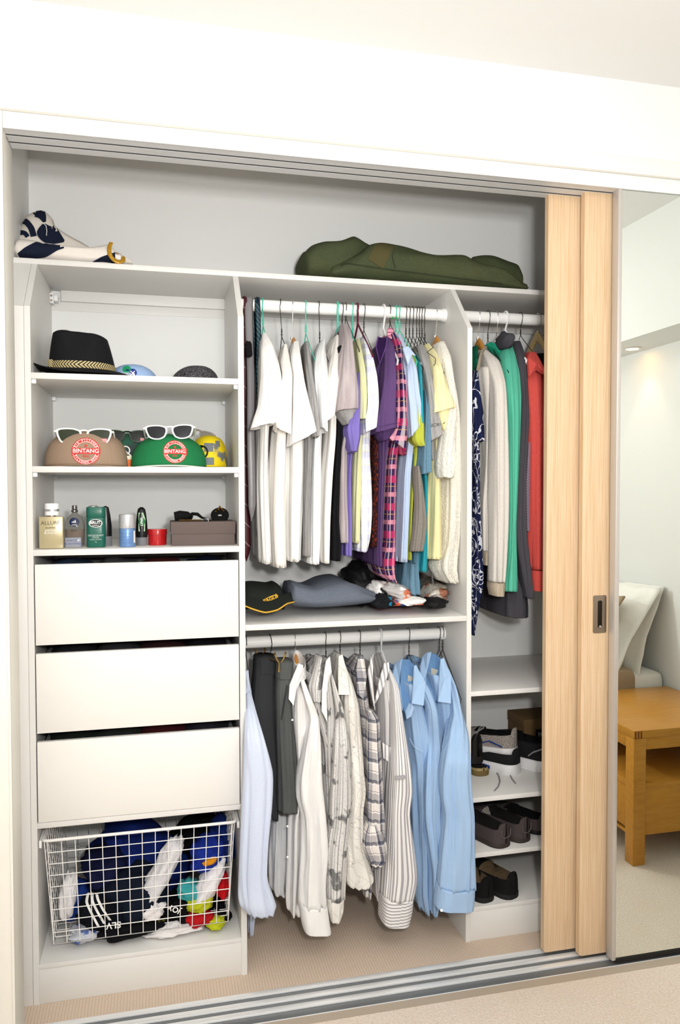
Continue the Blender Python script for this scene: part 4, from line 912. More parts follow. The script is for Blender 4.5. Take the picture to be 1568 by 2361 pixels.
def ribbon(name, target, pts, w, m, parent, dirn=Vector((0, 1, 0)), off=.004):
    P = [PY(u, v, 0) for u, v in pts]; V, F = WV[target.name]; bv = BVHTree.FromPolygons(V, F); out = []
    K = 24; Q = catmull([list(p) for p in P], K); Q = [Vector(q) for q in Q]
    for i, q in enumerate(Q):
        t = (Q[min(i+1, K-1)]-Q[max(i-1, 0)]).normalized(); s = Vector((t.z, 0, -t.x))
        wi = w if not isinstance(w, list) else catmull([[x] for x in w], K)[i][0]
        for k in (-1, -.5, 0, .5, 1):
            for g_ in (1, .8, .6, .4, .2, 0):
                a = q+s*wi*k/2*g_; d_ = (a-CAM).normalized(); h = bv.ray_cast(CAM, d_)
                if h[0]: break
            out.append((h[0]-d_*off) if h[0] else (out[-1] if out else a))
    f = [(i*5+j, i*5+j+1, i*5+j+6, i*5+j+5) for i in range(K-1) for j in range(4)]
    return obj(name, out, f, m, parent)
bf = [o for o in tb.children if o.name.startswith('bag_front')][0]; bkk = [o for o in tb.children if o.name.startswith('bag_back')][0]
ribbon('navy_stripe', bf, [(44, 592), (66, 583), (98, 574), (130, 566), (165, 563.5), (200, 564)], [.018, .034, .046, .026, .010, .002], navyc, tb)
ribbon('navy_stripe', bf, [(214, 604), (236, 598), (254, 596), (266, 596)], [.001, .014, .024, .034], navyc, tb)
ribbon('navy_stripe', bkk, [(76, 485), (88, 488), (97, 498), (103, 512)], [.014, .034, .022, .008], navyc, tb)
ribbon('navy_stripe', bkk, [(53, 509), (61, 512), (72, 526), (78, 545)], .016, navyc, tb)
ribbon('navy_stripe', bkk, [(43, 538), (50, 536), (58, 538), (64, 546)], .012, navyc, tb)
ribbon('navy_stripe', bkk, [(101, 516), (106, 532), (122, 544), (148, 556)], [.008, .052, .050, .006], navyc, tb)
goldrope = mat('gold_rope', '#b88a22', rough=.45, spec=.6, metal=.2)
rp = [PY(256, 562, .155), PY(252, 574, .148), PY(254, 588, .143), PY(262, 599, .142), (PY(274, 604.5, .145)), (PY(284, 601, .15)), PY(284, 595, .16)]
rp = [Vector(catmull([list(p) for p in rp], 60)[i]) for i in range(60)]
mb = MB()
for s in range(3):
    mb.sweep([p+Vector((.0032*math.cos(i*.75+s*2.09), .0022*math.sin(i*.75+s*2.09)-.002, .0032*math.sin(i*.75+s*2.09))) for i, p in enumerate(rp)], .0034, 7)
mb.build('rope_handle', goldrope, tb)
MB().lathe([(.006, -.001), (.009, 0), (.006, .001)], PY(268, 584, .15), 20).build('eyelet', nick, tb)
mb = MB().sweep([PY(97, 512, .2), PY(106, 520, .19), PY(108, 532, .19), PY(107, 543, .2)], .0009, 5); mb.build('loose_thread', wt, tb)
olive = mat('olive_canvas', '#474f38', rough=.92, spec=.1, bump=(18, .5, .012), uv=False, layers=[('soft', 7, .4, .7, (1, 1, 1), '#58593c', .5), ('soft', 200, .4, .7, (1, 1, 1), '#3c4430', .5)])
oliveb = mat('olive_webbing', '#555033', rough=.9, spec=.1, bump=(300, .4, .001), uv=False)
db = thing('duffel_bag', 'olive green canvas duffel bag lying flat on the top shelf', 'bag', (1.15, .3, zT))
htube('bag_end', [(704, 574, 606, .2, .18), (712, 568, 630, .18, .2), (728, 552, 634, .17, .22), (757, 541, 635, .17, .22), (795, 540, 636, .17, .2), (822, 534, 637, .18, .18), (845, 550, 638, .2, .14), (862, 562, 639, .22, .1)], olive, db, fold=.004, seed=1, L=26, ex=3)
htube('bag_body', [(768, 612, 636, .15, .2), (790, 598, 638, .15, .24), (815, 582, 639, .148, .26), (840, 566, 641, .146, .27), (862, 548, 642, .145, .27), (885, 545, 643, .145, .27), (915, 550, 645, .145, .27), (960, 559, 648, .145, .27), (1012, 572, 652, .145, .26), (1060, 574, 655, .145, .25), (1082, 577, 657, .145, .24), (1105, 590, 659, .146, .23), (1135, 602, 661, .147, .21), (1165, 612, 663, .148, .18), (1190, 632, 665, .15, .14), (1208, 648, 666, .152, .1), (1219, 656, 666, .155, .06)], olive, db, fold=.005, seed=4, L=64, ex=2.8)
htube('bag_fold', [(1100, 584, 640, .28, .1), (1125, 581, 650, .27, .12), (1150, 582, 655, .26, .13), (1180, 592, 660, .26, .13), (1200, 602, 663, .27, .11), (1208, 625, 664, .28, .08)], olive, db, fold=.004, seed=7, L=24)
bb = [o for o in db.children if o.name.startswith('bag_body')][0]
ribbon('webbing_strap', bb, [(891, 552), (885, 567), (878, 585), (866, 608)], .052, oliveb, db)
ribbon('bag_seam', bb, [(785, 612), (800, 607), (835, 612), (900, 622), (980, 632), (1060, 642), (1160, 655)], .004, mat('dark_olive_thread', '#343a28', rough=.95), db)  # seam lines in a darker olive thread
ribbon('bag_seam', bb, [(910, 574), (905, 592), (912, 618)], .003, MATS['dark_olive_thread'], db)
# ================================================================== HAT SHELF
felt = mat('black_felt', '#17171a', rough=.85, spec=.2, bump=(400, .3, .001), uv=False)
z = zS[0]
fc = PY(192, 862, .135); fc.z = z
fd = thing('fedora', 'black felt fedora with a gold chevron band on the upper tower shelf', 'hat', fc)
rings = []; N_ = 56
def fr(h): # crown radius x,y ; centre shift
    return .094*(1-.22*(h/.135)**1.6), .088*(1-.1*(h/.135)**2)
for i in range(12):
    h = .108*i/11+.020; rx, ry = fr(h); dx = -.006*(h/.13)
    rings.append([fc+Vector((dx+rx*math.copysign(abs(math.cos(a))**.85, math.cos(a)), ry*math.copysign(abs(math.sin(a))**.85, math.sin(a)), h-.012*max(0, math.cos(a))*(h/.13))) for a in [2*PI*j/N_ for j in range(N_)]])
for q in (.94, .8, .6, .4, .2, .05):
    h = .137; rx, ry = fr(.131); r = []
    for j in range(N_):
        a = 2*PI*j/N_; x = rx*q*math.cos(a); y = ry*q*math.sin(a)
        dent = .03*math.exp(-(x/.026)**2)*(1-abs(q)**4)
        r.append(fc+Vector((-.007+x, y, h-.006*q**6-dent-.012*max(0, math.cos(a))*q)))
    rings.append(r)
for r_ in rings[3:13]:
    for p in r_:   # front pinch
        lx = p.x-fc.x+.005; ly = p.y-fc.y
        if ly < 0: p.y += .020*math.exp(-((lx)/.032)**2)*min(1, max(0, (p.z-fc.z-.055)/.05))
MB().loft(rings).build('crown', felt, fd, ang=None)
rings = []
for k, q in enumerate((0, .25, .5, .75, 1, 1.02, 1, .75, .5, .25, 0)):
    up_ = 1 if k < 6 else 0; r = []
    for j in range(N_):
        a = 2*PI*j/N_; rx = .093+.058*min(q, 1); ry = .087+.052*min(q, 1); c = math.cos(a); s = math.sin(a)
        lift = .044*max(0, -c)**2.2*q**2+.012*max(0, s)*q+.020*(1-q**1.5)+.001+.004*q
        r.append(fc+Vector((rx*c-(.004 if c < 0 else 0)*q, ry*s, max(.0005, lift+(.0025 if up_ else 0)))))
    rings.append(r)
MB().loft(rings, cap=False).build('brim', felt, fd, ang=None)
goldband = mat('gold_chevron_ribbon', '#15140f', rough=.6, layers=[('stripe', (1, 1.0), .0085, .55, 0, '#c9b682', 1)])
rings = []; uvr = []
for h in (.022, .043):
    rx, ry = fr(h); rings.append([fc+Vector((-.002+(rx+.0016)*math.copysign(abs(math.cos(a))**.85, math.cos(a)), (ry+.0016)*math.copysign(abs(math.sin(a))**.85, math.sin(a)), h-.003*max(0, math.cos(a))+.002*max(0, -math.cos(a)))) for a in [2*PI*j/80 for j in range(80)]])
mid = [(a+b)/2 for a, b in zip(*rings)]
vv = rings[0]+mid+rings[1]; ff = []; uu = []
for r in range(2):
    for j in range(80):
        jn = (j+1) % 80; ff.append((r*80+j, r*80+jn, (r+1)*80+jn, (r+1)*80+j)); v0, v1 = ((0, .0105) if r == 0 else (.0105, 0)); s = .0072
        uu.append(((j*s, v0), ((j+1)*s, v0), ((j+1)*s, v1), (j*s, v1)))
obj('hat_band', vv, ff, goldband, fd, uvs=uu)
kn = PY(139, 840, .1); MB().box(fc.x-.089+.0, fc.x-.073, fc.y-.062, fc.y-.05, z+.026, z+.049, bev=.004).build('band_bow', mat('gold_weave', '#c9b682', rough=.6, uv=False, layers=[('stripe', (1, 0, 1), .006, .45, 0, '#15140f', 1)]), fd)

def cap(name, label, u, y, zb, w, d, h, m, cat='cap', brim=None, bm=None, front=1, tilt=0, flatten=2.6, brim_rot=0, pan=True):
    c = PY(u, 1000, y); c.z = zb; o = thing(name, label, cat, c); rings = []; n = 48
    for i in range(14):
        t = i/13*.985; q = max(0.02, (1-t**flatten))**(1/flatten)
        r = []
        for j in range(n):
            a = 2*PI*j/n; s = math.sin(a); f = 1 if s > 0 else (q**-.35 if q > .4 else 1.2)
            r.append(c+Vector((w/2*q*math.copysign(abs(math.cos(a))**.9, math.cos(a))+tilt*t*h, d/2*q*s*min(f, 1.25), .004+h*t)))
        rings.append(r)
    cr = MB().loft(rings).build('crown', m, o, ang=None)
    if pan:
        for a in (-PI/2-.62, -PI/2+.62):
            pts = []
            for i in range(0, 13): pts.append(rings[i][int(round(a/(2*PI)*n)) % n]+Vector((0, -.0004, 0)))
            MB().sweep(pts, .0006, 5).build('panel_seam', m, o)
        MB().lathe([(.001, .004), (.006, .002), (.007, -.002)], rings[-1][0]*.5+rings[-1][24]*.5, 14).build('top_button', m, o)
    if brim:
        rr = []
        for th in (0, .0022):
            for q in (.0, .35, .7, 1):
                r = []
                for j in range(25):
                    s = -1+2*j/24; x = s*w*.44; yy = -d/2*math.sqrt(max(0, 1-(x/(w/2))**2))+.004; bl = brim*math.sqrt(max(0, 1-s**4))*q
                    r.append(c+Vector((x, yy-bl, .0055-.004*s*s*(1 if brim < .1 else 2)-.0035*q+th)))
                rr.append(r)
        rr = rr[:4]+rr[4:][::-1]+[rr[0]]
        b = MB().loft(rr, cap=False, closed=False).build('brim', bm or m, o, ang=None)
    return o, cr, c
pbl = mat('pale_blue_twill', '#9cb8e0', rough=.9, uv=False, bump=(300, .3, .001))
o, cr, c = cap('baseball_cap', 'pale blue cap with a small team badge between the fedora and the tweed cap', 308, .24, zS[0], .155, .17, .062, pbl, flatten=2.1, pan=False)
o.children[0].location.x -= 0
press('badge', disc_geo(.0125, 24), cr, PY(290, 843, .1), mat('badge_green', '#1f9e6a', rough=.6), o)
press('badge', disc_geo(.0028, 12, sx=2), cr, PY(291, 843, .08), mat('badge_navy', '#1b2b5e', rough=.6), o, off=.002)
press('badge', disc_geo(.0125, 24), cr, PY(304, 852, .1), mat('badge_blue', '#27378f', rough=.6), o)
press('badge_text', text_geo('X', .02, 2), cr, PY(304, 852, .08), mat('badge_white', '#f4f4f4', rough=.6), o, off=.002)
press('badge_text', text_geo('CUOCOLO', .0115, 2), cr, PY(285, 853, .08), MATS['badge_white'], o, off=.0026)
press('badge_text', text_geo('MONDE', .0115, 2), cr, PY(285, 861, .08), MATS['badge_white'], o, off=.0026)
tweed = mat('dark_tweed', '#37363a', rough=.95, uv=False, bump=(500, .6, .001), layers=[('soft', 420, .5, .62, (1, 1, 1), '#8e8c90', .8), ('soft', 300, .52, .6, (1, 1, 1), '#0e0e10', .8)])
o, cr, c = cap('flat_cap', 'dark tweed cap at the right of the upper tower shelf', 449, .2, zS[0], .145, .17, .058, tweed, flatten=2.2, tilt=.15, pan=False)
MB().loft([[c+Vector((.035+q*.045, -.05+.12*math.sin(a)*(1-q*.4)*.5+.03, .006+.008*math.cos(a)*(1-q)+.004*(1-q))) for a in [2*PI*j/20 for j in range(20)]] for q in (0, .3, .6, .85, 1)]).build('brim', tweed, o)
press('dark_panel', ([(-.012, -.018), (.006, -.014), (.012, .012), (.002, .016), (-.006, 0)], [(0, 1, 2, 3, 4)]), cr, PY(430, 857, .1), mat('black_velvet', '#0b0b0c', rough=.95), o)
# ---- second shelf: caps and glasses
tan = mat('tan_twill', '#9c8570', rough=.9, uv=False, bump=(300, .3, .001)); grn = mat('green_twill', '#1d7444', rough=.9, uv=False, bump=(300, .3, .001))
redp = mat('red_print', '#cf3a35', rough=.6); whp = mat('white_print', '#f5f0ec', rough=.6)
def crest(cr, o, u, v, r, base):
    c0 = PY(u, v, .02)
    press('logo_disc', disc_geo(r, 60, teeth=1), cr, c0, redp, o, off=.001)
    press('logo_ring', disc_geo(r*.72, 40, r0=r*.69), cr, c0, whp, o, off=.0017)
    press('logo_field', disc_geo(r*.66, 32), cr, c0, base, o, off=.0015)
    press('logo_ring', disc_geo(r*.93, 60, r0=r*.905), cr, c0, whp, o, off=.0016)
    press('logo_band', rect_geo(r*2.0, r*.44, 12, 3), cr, c0+Vector((0, 0, r*.02)), redp, o, off=.0021)
    press('logo_text', text_geo('BINTANG', r*.42, 1.2), cr, c0+Vector((0, 0, r*.02)), whp, o, off=.0028)
    press('logo_text', arc_text('BIR PILSENER', r*.22, r*.815, PI*.86, PI*.14, True, .8), cr, c0, whp, o, off=.0026)
    press('logo_text', arc_text('PILSENER BEER', r*.22, r*.815, PI*1.14, PI*1.86, False, .8), cr, c0, whp, o, off=.0026)
    press('logo_star', text_geo('*', r*.5, 2), cr, c0+Vector((0, 0, r*.30)), redp, o, off=.0026)
    press('logo_text', text_geo('BALI', r*.22, 2), cr, c0+Vector((0, 0, -r*.36)), redp, o, off=.0026)
o, cr, c = cap('baseball_cap', 'tan cap with a round red beer badge under white sunglasses', 200, .13, zS[1], .232, .2, .104, tan, brim=.035, flatten=2.5)
crest(cr, o, 197, 1040, .038, tan)
o, cr, c = cap('baseball_cap', 'green cap with a round red beer badge on the middle tower shelf', 390, .13, zS[1], .222, .2, .095, grn, brim=.035, bm=[grn] if 0 else mat('green_brim_white_edge', '#dfe8de', rough=.8), flatten=2.3)
crest(cr, o, 404, 1041, .033, grn)
prn = mat('printed_cap', '#2f5a48', rough=.85, uv=False, layers=[('noise', 14, .52, (1, 1, 1), '#3c3f42', .8), ('noise', 9, .62, (1, 1, 1), '#c7703c', .9)])
o, cr, c = cap('baseball_cap', 'dark green and orange printed cap squeezed between the tan and green caps', 298, .24, zS[1], .15, .16, .105, prn, flatten=2.3, pan=False)
ct = PY(293, 1060, .13); ct.z = zS[1]
cu_ = thing('printed_cup', 'small orange and white patterned cup between the tan and green caps', 'cup', ct)
MB().lathe([(.013, .0), (.0145, .002), (.0155, .024)], ct, 28).build('cup_body', mat('orange_print', '#e2703c', rough=.5, uv=False, layers=[('stripe', 'z', .05, .4, -.55, '#eea040', .9)]), cu_)
MB().lathe([(.0157, .024), (.0162, .026), (.0162, .033), (.0150, .035)], ct, 28).build('cup_band', mat('cream_band', '#ddd8c0', rough=.5), cu_)
press('wave_mark', disc_geo(.014, 24, r0=.0105), cr, PY(287, 1036, .1), whp, o)
MB().sweep([PY(283, 1048, .125), PY(291, 1041, .125), PY(296, 1046, .125), PY(302, 1051, .125)], .002, 6).build('mountain_mark', whp, o)
yel = mat('yellow_check_twill', '#e2c916', rough=.6, uv=False, layers=[('stripe', (1, 0, .25), .042, .42, .3, '#6d7276', .0), ('noise', 12, .6, (1, 1, 1), '#6d7276', 1)])
o, cr, c = cap('patterned_cap', 'yellow and grey checked cap with a black lightning mark at the right', 481, .2, zS[1], .115, .2, .098, yel, flatten=2.8, pan=False, cat='cap')
press('grey_square', rect_geo(.026, .026), cr, PY(484, 1029, .05), mat('grey_vinyl', '#6f7478', rough=.6), o)
press('grey_square', rect_geo(.026, .022), cr, PY(486, 1062, .05), MATS['grey_vinyl'], o)
press('grey_square', rect_geo(.014, .018), cr, PY(506, 1020, .05), MATS['grey_vinyl'], o)
press('lightning_ring', disc_geo(.021, 32, r0=.016), cr, PY(466, 1040, .05), mat('black_vinyl', '#111111', rough=.5), o, off=.002)
press('lightning_bolt', ([(-.004, .018), (.006, .018), (.001, .004), (.008, .004), (-.006, -.018), (-.001, -.002), (-.008, -.002)], [(0, 1, 2, 3, 4, 5, 6)]), cr, PY(466, 1040, .05), MATS['black_vinyl'], o, off=.0025)
wpl = mat('white_gloss_plastic', '#f2f2f0', rough=.25, spec=.5); bpl = mat('black_green_dotted', '#0e120d', rough=.3, layers=[('noise', 600, .6, (1, 1, 1), '#3e8f4a', .9)], uv=False)
lensg = mat('smoked_green_lens', '#2c3322', rough=.3, spec=.25); lensk = mat('black_lens', '#17181d', rough=.3, spec=.25); lensc = mat('grey_lens', '#77736b', rough=.3, spec=.25)
def glasses(label, c, w, rz, ry, fm, lm, sticker=False, k=1):
    o = thing('sunglasses', label, 'sunglasses', c); R = Matrix.Rotation(rz, 3, 'Z') @ Matrix.Rotation(ry, 3, 'Y') @ Matrix.Rotation(-.12, 3, 'X')
    def T(x, y, zz): return Vector(c)+R @ Vector((x, y, zz))
    lw = w*.5; lh = w*.30
    def outline(s, g):
        P = [(-.42, .36), (-.2, .47), (.1, .5), (.38, .46), (.49, .36), (.46, .05), (.34, -.32), (.12, -.47), (-.14, -.48), (-.36, -.32), (-.46, 0), (-.47, .22)]
        pts = catmull([list(p) for p in P+[P[0]]], 37)[:-1]
        return [(s*(w*.255+ (x*g)*lw*.90), zz*g*lh) for x, zz in pts]
    mb = MB(); lens = []
    for s in (1, -1):
        A = outline(s, 1.0); B = outline(s, .84); n = len(A)
        f_ = lambda P, y: [T(x, y+.10*abs(x)**1.6*.9, zz) for x, zz in P]
        rr = [f_(A, 0), f_(A, .0035), f_(B, .0035), f_(B, 0), f_(A, 0)]
        mb.loft(rr, cap=False)
        L_ = f_(outline(s, .86), .0018); lens.append(L_)
    mb.sweep([T(-.012, .0015, lh*.30), T(-.005, 0, lh*.36), T(.005, 0, lh*.36), T(.012, .0015, lh*.30)], .0027, 8)
    mb.build('frame', fm, o, ang=.7)
    for L_ in lens:
        cc = sum(L_, Vector())/len(L_)
        ob = obj('lens', L_+[cc-R @ Vector((0, .0015, 0))], [(i, (i+1) % len(L_), len(L_)) for i in range(len(L_))], lm, o)
    for s in (1, -1):
        MB().sweep([T(s*w*.495, .004, lh*.3), T(s*w*.5, .012, lh*.28), T(s*w*.505, .06, lh*.1), T(s*w*.48, .10, -lh*.25), T(s*w*.46, .13, -lh*.9)], [.003, .003, .0024, .0022, .0022], 8).build('temple', fm, o)
    if sticker:
        MB().add([T(w*.30, -.0022, -lh*.12), T(w*.39, -.0005, -lh*.12), T(w*.39, -.0005, -lh*.34), T(w*.30, -.0022, -lh*.34)], [(0, 1, 2, 3)]).build('price_sticker', mat('sticker_red', '#d8b4b4', rough=.5, uv=False, layers=[('stripe', 'z', .004, .5, 0, '#c23c3c', .8)]), o, smooth=False)
    return o
glasses('white framed sunglasses resting on the tan cap', PY(194, 1006, .055), .157, 0, 0, wpl, lensg, True)
glasses('black and green speckled sunglasses behind, between the two white pairs', PY(293, 1006, .17), .128, 0, 0, bpl, mat('dark_green_lens', '#11160e', rough=.3, spec=.25), True)
glasses('white half rimmed sunglasses resting on the green cap', PY(391, 996, .055), .143, -.04, -.04, wpl, lensk)
glasses('grey lens sunglasses at the right, above the yellow cap', PY(455, 1000, .2), .105, -.1, .25, mat('smoky_plastic', '#8c867c', rough=.3), lensc)
# ---- third shelf: bottles
z3 = zS[2]
def at3(u, y): p = PY(u, 1260, y); p.z = z3; return p
champ = mat('champagne_glass', '#bdb08a', rough=.25, metal=.3, spec=.6, coat=.5); glass = mat('clear_glass', '#f3f6f5', rough=.02, trans=1, ior=1.45)
blk = mat('label_black', '#2b2a28', rough=.5)
def PW(u0, u1, y): return PY(u1, 1200, y).x-PY(u0, 1200, y).x
def PH(v0, v1, y): return PY(200, v0, y).z-PY(200, v1, y).z
c = at3(120, .045); o = thing('perfume_bottle', 'square champagne gold perfume bottle with a white cap, leftmost on the shelf', 'bottle', c)
w = PW(93, 149, .03); h = PH(1190, 1264, .03)
bx = MB().box(c.x-w/2, c.x+w/2, .028, .062, z3+.0005, z3+h, bev=.003).build('bottle_body', champ, o)
MB().lathe([(.011, 0), (.011, .004)], (c.x, .045, z3+h), 24).build('neck', nick, o)
MB().lathe([(.0185, 0), (.0188, .001), (.0188, .03), (.017, .033), (.001, .0335)], (c.x+.001, .045, z3+h+.003), 36).build('cap', mat('white_cap', '#efefef', rough=.3), o)
MB().lathe([(.0190, 0), (.0190, .006)], (c.x+.001, .045, z3+h+.014), 36).build('cap_band', alu, o)
press('label_text', text_geo('ALLURE', .0145), bx, (c.x-.001, 0, z3+h*.80), mat('label_bronze', '#5f5640', rough=.4), o)
press('label_text', text_geo('HOMME', .0075), bx, (c.x-.001, 0, z3+h*.65), MATS['label_bronze'], o)
press('label_text', text_geo('EDITION', .0075), bx, (c.x-.001, 0, z3+h*.56), whp, o); press('label_text', text_geo('BLANCHE', .0075), bx, (c.x-.001, 0, z3+h*.49), whp, o)
c = at3(173, .13); o = thing('perfume_bottle', 'round shouldered clear perfume bottle with amber scent behind the gold one', 'bottle', c)
R_ = PW(151, 198, .13)/2; sy = .5
prof = [(R_*.80, .0), (R_*.9, .003), (R_*.97, .03), (R_, .05), (R_*.93, .068), (R_*.7, .084), (R_*.3, .094), (R_*.26, .099)]
gl = MB().lathe(prof, c, 36, 1, sy).build('bottle_body', mat('smoke_glass', '#cfcfc9', rough=.05, trans=.85, ior=1.2), o)
MB().lathe([(r*.88, z_*.9+.004) for r, z_ in prof[:4]], c, 36, 1, sy).build('scent', mat('amber_scent', '#c9a58c', rough=.2, trans=.3), o)
MB().lathe([(.006, .097), (.0095, .099), (.0095, .104), (.006, .105), (.0075, .107), (.0075, .117), (.001, .118)], c, 24).build('spray_head', mat('gunmetal', '#7d7a78', rough=.25, metal=.8), o)
press('label_disc', disc_geo(.0135, 28, sy=.95), gl, c+Vector((0, -.1, .070)), mat('label_navy', '#1c2a52', rough=.4), o)
for i in range(3): press('logo_bar', ([(-.0075+i*.0042, -.003), (-.0042+i*.0042, -.003), (-.006+i*.0042, .0005+i*.0022), (-.0093+i*.0042+.001, -.0012+i*.0022)], [(0, 1, 2, 3)]), gl, c+Vector((.001, -.1, .071)), whp, o, off=.002)
press('label_text', text_geo('adidas', .006), gl, c+Vector((0, -.1, .062)), whp, o, off=.002)
press('label_text', text_geo('SPORT', .006), gl, c+Vector((0, -.1, .045)), blk, o, off=.002)
c = at3(170, .065); o = thing('glass_box', 'small clear glass block with blue writing in front of the round perfume bottle', 'bottle', c)
w = PW(151, 189, .05); g_ = MB().box(c.x-w/2, c.x+w/2, .05, .078, z3+.0005, z3+PH(1233, 1257, .05), bev=.003).build('glass_body', mat('frosted_clear', '#c9cdd6', rough=.1, trans=.6, ior=1.3), o)
for k, s in enumerate(('SPORT FIELD', 'EAU DE TOILETTE')): press('label_text', text_geo(s, .0062), g_, (c.x, 0, z3+.021-k*.009), mat('label_blue', '#31449a', rough=.5), o)
dgreen = mat('bottle_green_plastic', '#0f5a4b', rough=.3, spec=.5)
c = at3(222, .06); o = thing('deodorant_stick', 'dark green deodorant stick with an oval white bordered emblem', 'deodorant', c)
w = PW(200, 244, .045); h = PH(1169, 1263, .045)
rr_ = rrect(w/2, .017, .012, 8)
def slab(z0, z1, g=1): return [[Vector((c.x+x*g_, .062+y*g_, zz)) for x, y in rr_] for zz, g_ in ((z0, g*.96), (z0+.002, g), (z1-.002, g), (z1, g*.95))]
bd = MB().loft(slab(z3+.0005, z3+h*.74)).build('stick_body', dgreen, o, ang=.8)
MB().loft(slab(z3+h*.745, z3+h, 1.01)).build('stick_cap', dgreen, o, ang=.8)
press('label_ring', disc_geo(.0185, 36, r0=.0165, sy=.62), bd, (c.x, 0, z3+h*.60), whp, o); press('label_field', disc_geo(.0163, 36, sy=.62), bd, (c.x, 0, z3+h*.60), mat('label_dark', '#10231f', rough=.4), o)
press('label_text', text_geo('BRUT.', .0115, 2), bd, (c.x, 0, z3+h*.615), whp, o, off=.0022); press('label_text', text_geo('ORIGINAL', .0042, 1), bd, (c.x, 0, z3+h*.545), whp, o, off=.0022)
for s, q, zf in (('DEODORANT', .0068, .30), ('STICK', .0068, .25), ('LONG LASTING', .0045, .20), ('75g', .004, .14)): press('label_text', text_geo(s, q), bd, (c.x, 0, z3+h*zf), mat('label_silver', '#c9d3ce', rough=.4), o)
c = at3(216, .15); o = thing('metal_flask', 'silver screw cap of a flask rising behind the green deodorant stick', 'bottle', c)
MB().lathe([(.016, .0), (.017, .003), (.017, .085), (.012, .095)], c, 28).build('flask_body', dgreen, o); MB().lathe([(.0125, .096), (.0135, .098), (.0135, .113), (.012, .116), (.001, .117)], c, 28).build('cap', alu, o)
c = at3(244, .11); o = thing('shampoo_bottle', 'slim black bottle with a grey foot half hidden by the green deodorant stick', 'bottle', c)
MB().lathe([(.016, .0), (.0175, .003), (.0175, .028)], c, 28, 1, .6).build('bottle_foot', mat('grey_plastic', '#77787b', rough=.4), o); MB().lathe([(.0175, .0285), (.0172, .06), (.0135, .09), (.009, .112), (.001, .116)], c, 28, 1, .6).build('bottle_body', mat('black_gloss', '#121214', rough=.25), o)
c = at3(294, .06); o = thing('deodorant_stick', 'pale blue round deodorant with a silver lid', 'deodorant', c); r = PW(275, 313, .06)/2
bd = MB().lathe([(r*.97, .0005), (r, .002), (r, .051), (r*.97, .0525)], c, 40).build('stick_body', mat('metallic_blue', '#6f92c4', rough=.3, metal=.35), o)
MB().lathe([(r*1.01, .053), (r*1.02, .054), (r*1.02, .090), (r*.97, .093), (.001, .0935)], c, 40).build('lid', mat('silver_plastic', '#c3c3c6', rough=.3, metal=.5), o)
press('barcode_label', rect_geo(.004, .034, 2, 4), bd, (c.x+r*.86, 0, z3+.029), whp, o)
for k in range(4): press('label_line', rect_geo(.03, .0012, 8, 1), bd, (c.x-.002, 0, z3+.012+k*.009), mat('label_skyblue', '#5d83bb', rough=.4), o)
c = at3(327, .10); o = thing('deodorant_bottle', 'black roll-on deodorant with a green emblem and grey foot', 'deodorant', c); r = PW(313, 341, .1)/2
MB().lathe([(r*.85, .0005), (r*.9, .003), (r*.92, .024)], c, 36, 1, .7).build('bottle_foot', MATS['grey_plastic'], o)
bd = MB().lathe([(r*.98, .0245), (r*1.0, .04), (r*.92, .07), (r*.74, .095), (r*.62, .106), (r*.3, .111), (.001, .112)], c, 36, 1, .7).build('bottle_body', MATS['black_gloss'], o)
press('label_panel', ([(-.0095, -.024), (.0085, -.024), (.0098, .012), (.004, .030), (-.009, .030)], [(0, 1, 2, 3, 4)]), bd, c+Vector((.001, -.1, .066)), mat('label_palegreen', '#a8c9a2', rough=.4), o)
press('label_emblem', disc_geo(.0095, 24, sy=1.25), bd, c+Vector((.001, -.1, .070)), mat('label_jade', '#1d6b3d', rough=.4), o, off=.002)
press('label_text', text_geo('LYNX', .0095, 2), bd, c+Vector((.001, -.1, .070)), whp, o, off=.003, rot=PI/2)
MB().lathe([(.003, 0), (.0055, .001)], (c.x, c.y, c.z+.11), 12).build('nozzle', MATS['black_gloss'], o)
c = at3(363, .11); o = thing('tin_jar', 'low round red jar with a screw lid', 'jar', c); r = PW(341, 386, .11)/2
redj = mat('red_lacquer', '#b3181b', rough=.25, coat=.5)
MB().lathe([(r*.93, .0005), (r*.95, .003), (r*.95, .030)], c, 40).build('jar_body', redj, o); MB().lathe([(r, .0305), (r*1.0, .045), (r*.97, .0475), (.001, .048)], c, 40).build('lid', redj, o)
# shoe-polish style grey gift box
c = at3(466, .12); o = thing('gift_box', 'grey taupe cardboard box with a lid holding watches, at the right of the shelf', 'box', c)
x0, x1 = PY(394, 1230, .05).x, PY(543, 1230, .05).x; gb = mat('taupe_card', '#655955', rough=.85, uv=False, bump=(300, .3, .001)); hb = PH(1200, 1257, .05); hm = PH(1229, 1257, .05)
Rz = Matrix.Rotation(.0, 4, 'Z')
MB().box(x0+.002, x1-.002, .052, .188, z3+.0005, z3+hm+.005, bev=.001).build('box_base', gb, o); lid_ = MB().box(x0, x1, .05, .19, z3+hm, z3+hb, bev=.0012).build('lid', gb, o)
zl = z3+hb
o = thing('wristwatch', 'watch on a black padded strap lying on the grey box, left', 'watch', PY(435, 1195, .09))
bs = mat('black_velour', '#0c0c0d', rough=.95)
def lay(u, y, dz): p = PY(u, 1200, y); p.z = zl+dz; return p
MB().sweep([lay(402, .11, .014), lay(415, .11, .016), lay(432, .11, .015), lay(440, .12, .011)], [.013, .0155, .0135, .009], 14).build('strap', bs, o)
MB().sweep([lay(428, .085, .012), lay(444, .08, .022), lay(455, .085, .021), lay(466, .09, .010), lay(480, .085, .006)], [.006, .009, .0085, .006, .004], 10, flat=.6).build('strap', bs, o)
MB().box(lay(470, .06, 0).x, lay(489, .06, 0).x, .058, .064, zl+.001, zl+.011, bev=.002).build('buckle', mat('dark_steel', '#3b3b3d', rough=.3, metal=.9), o)
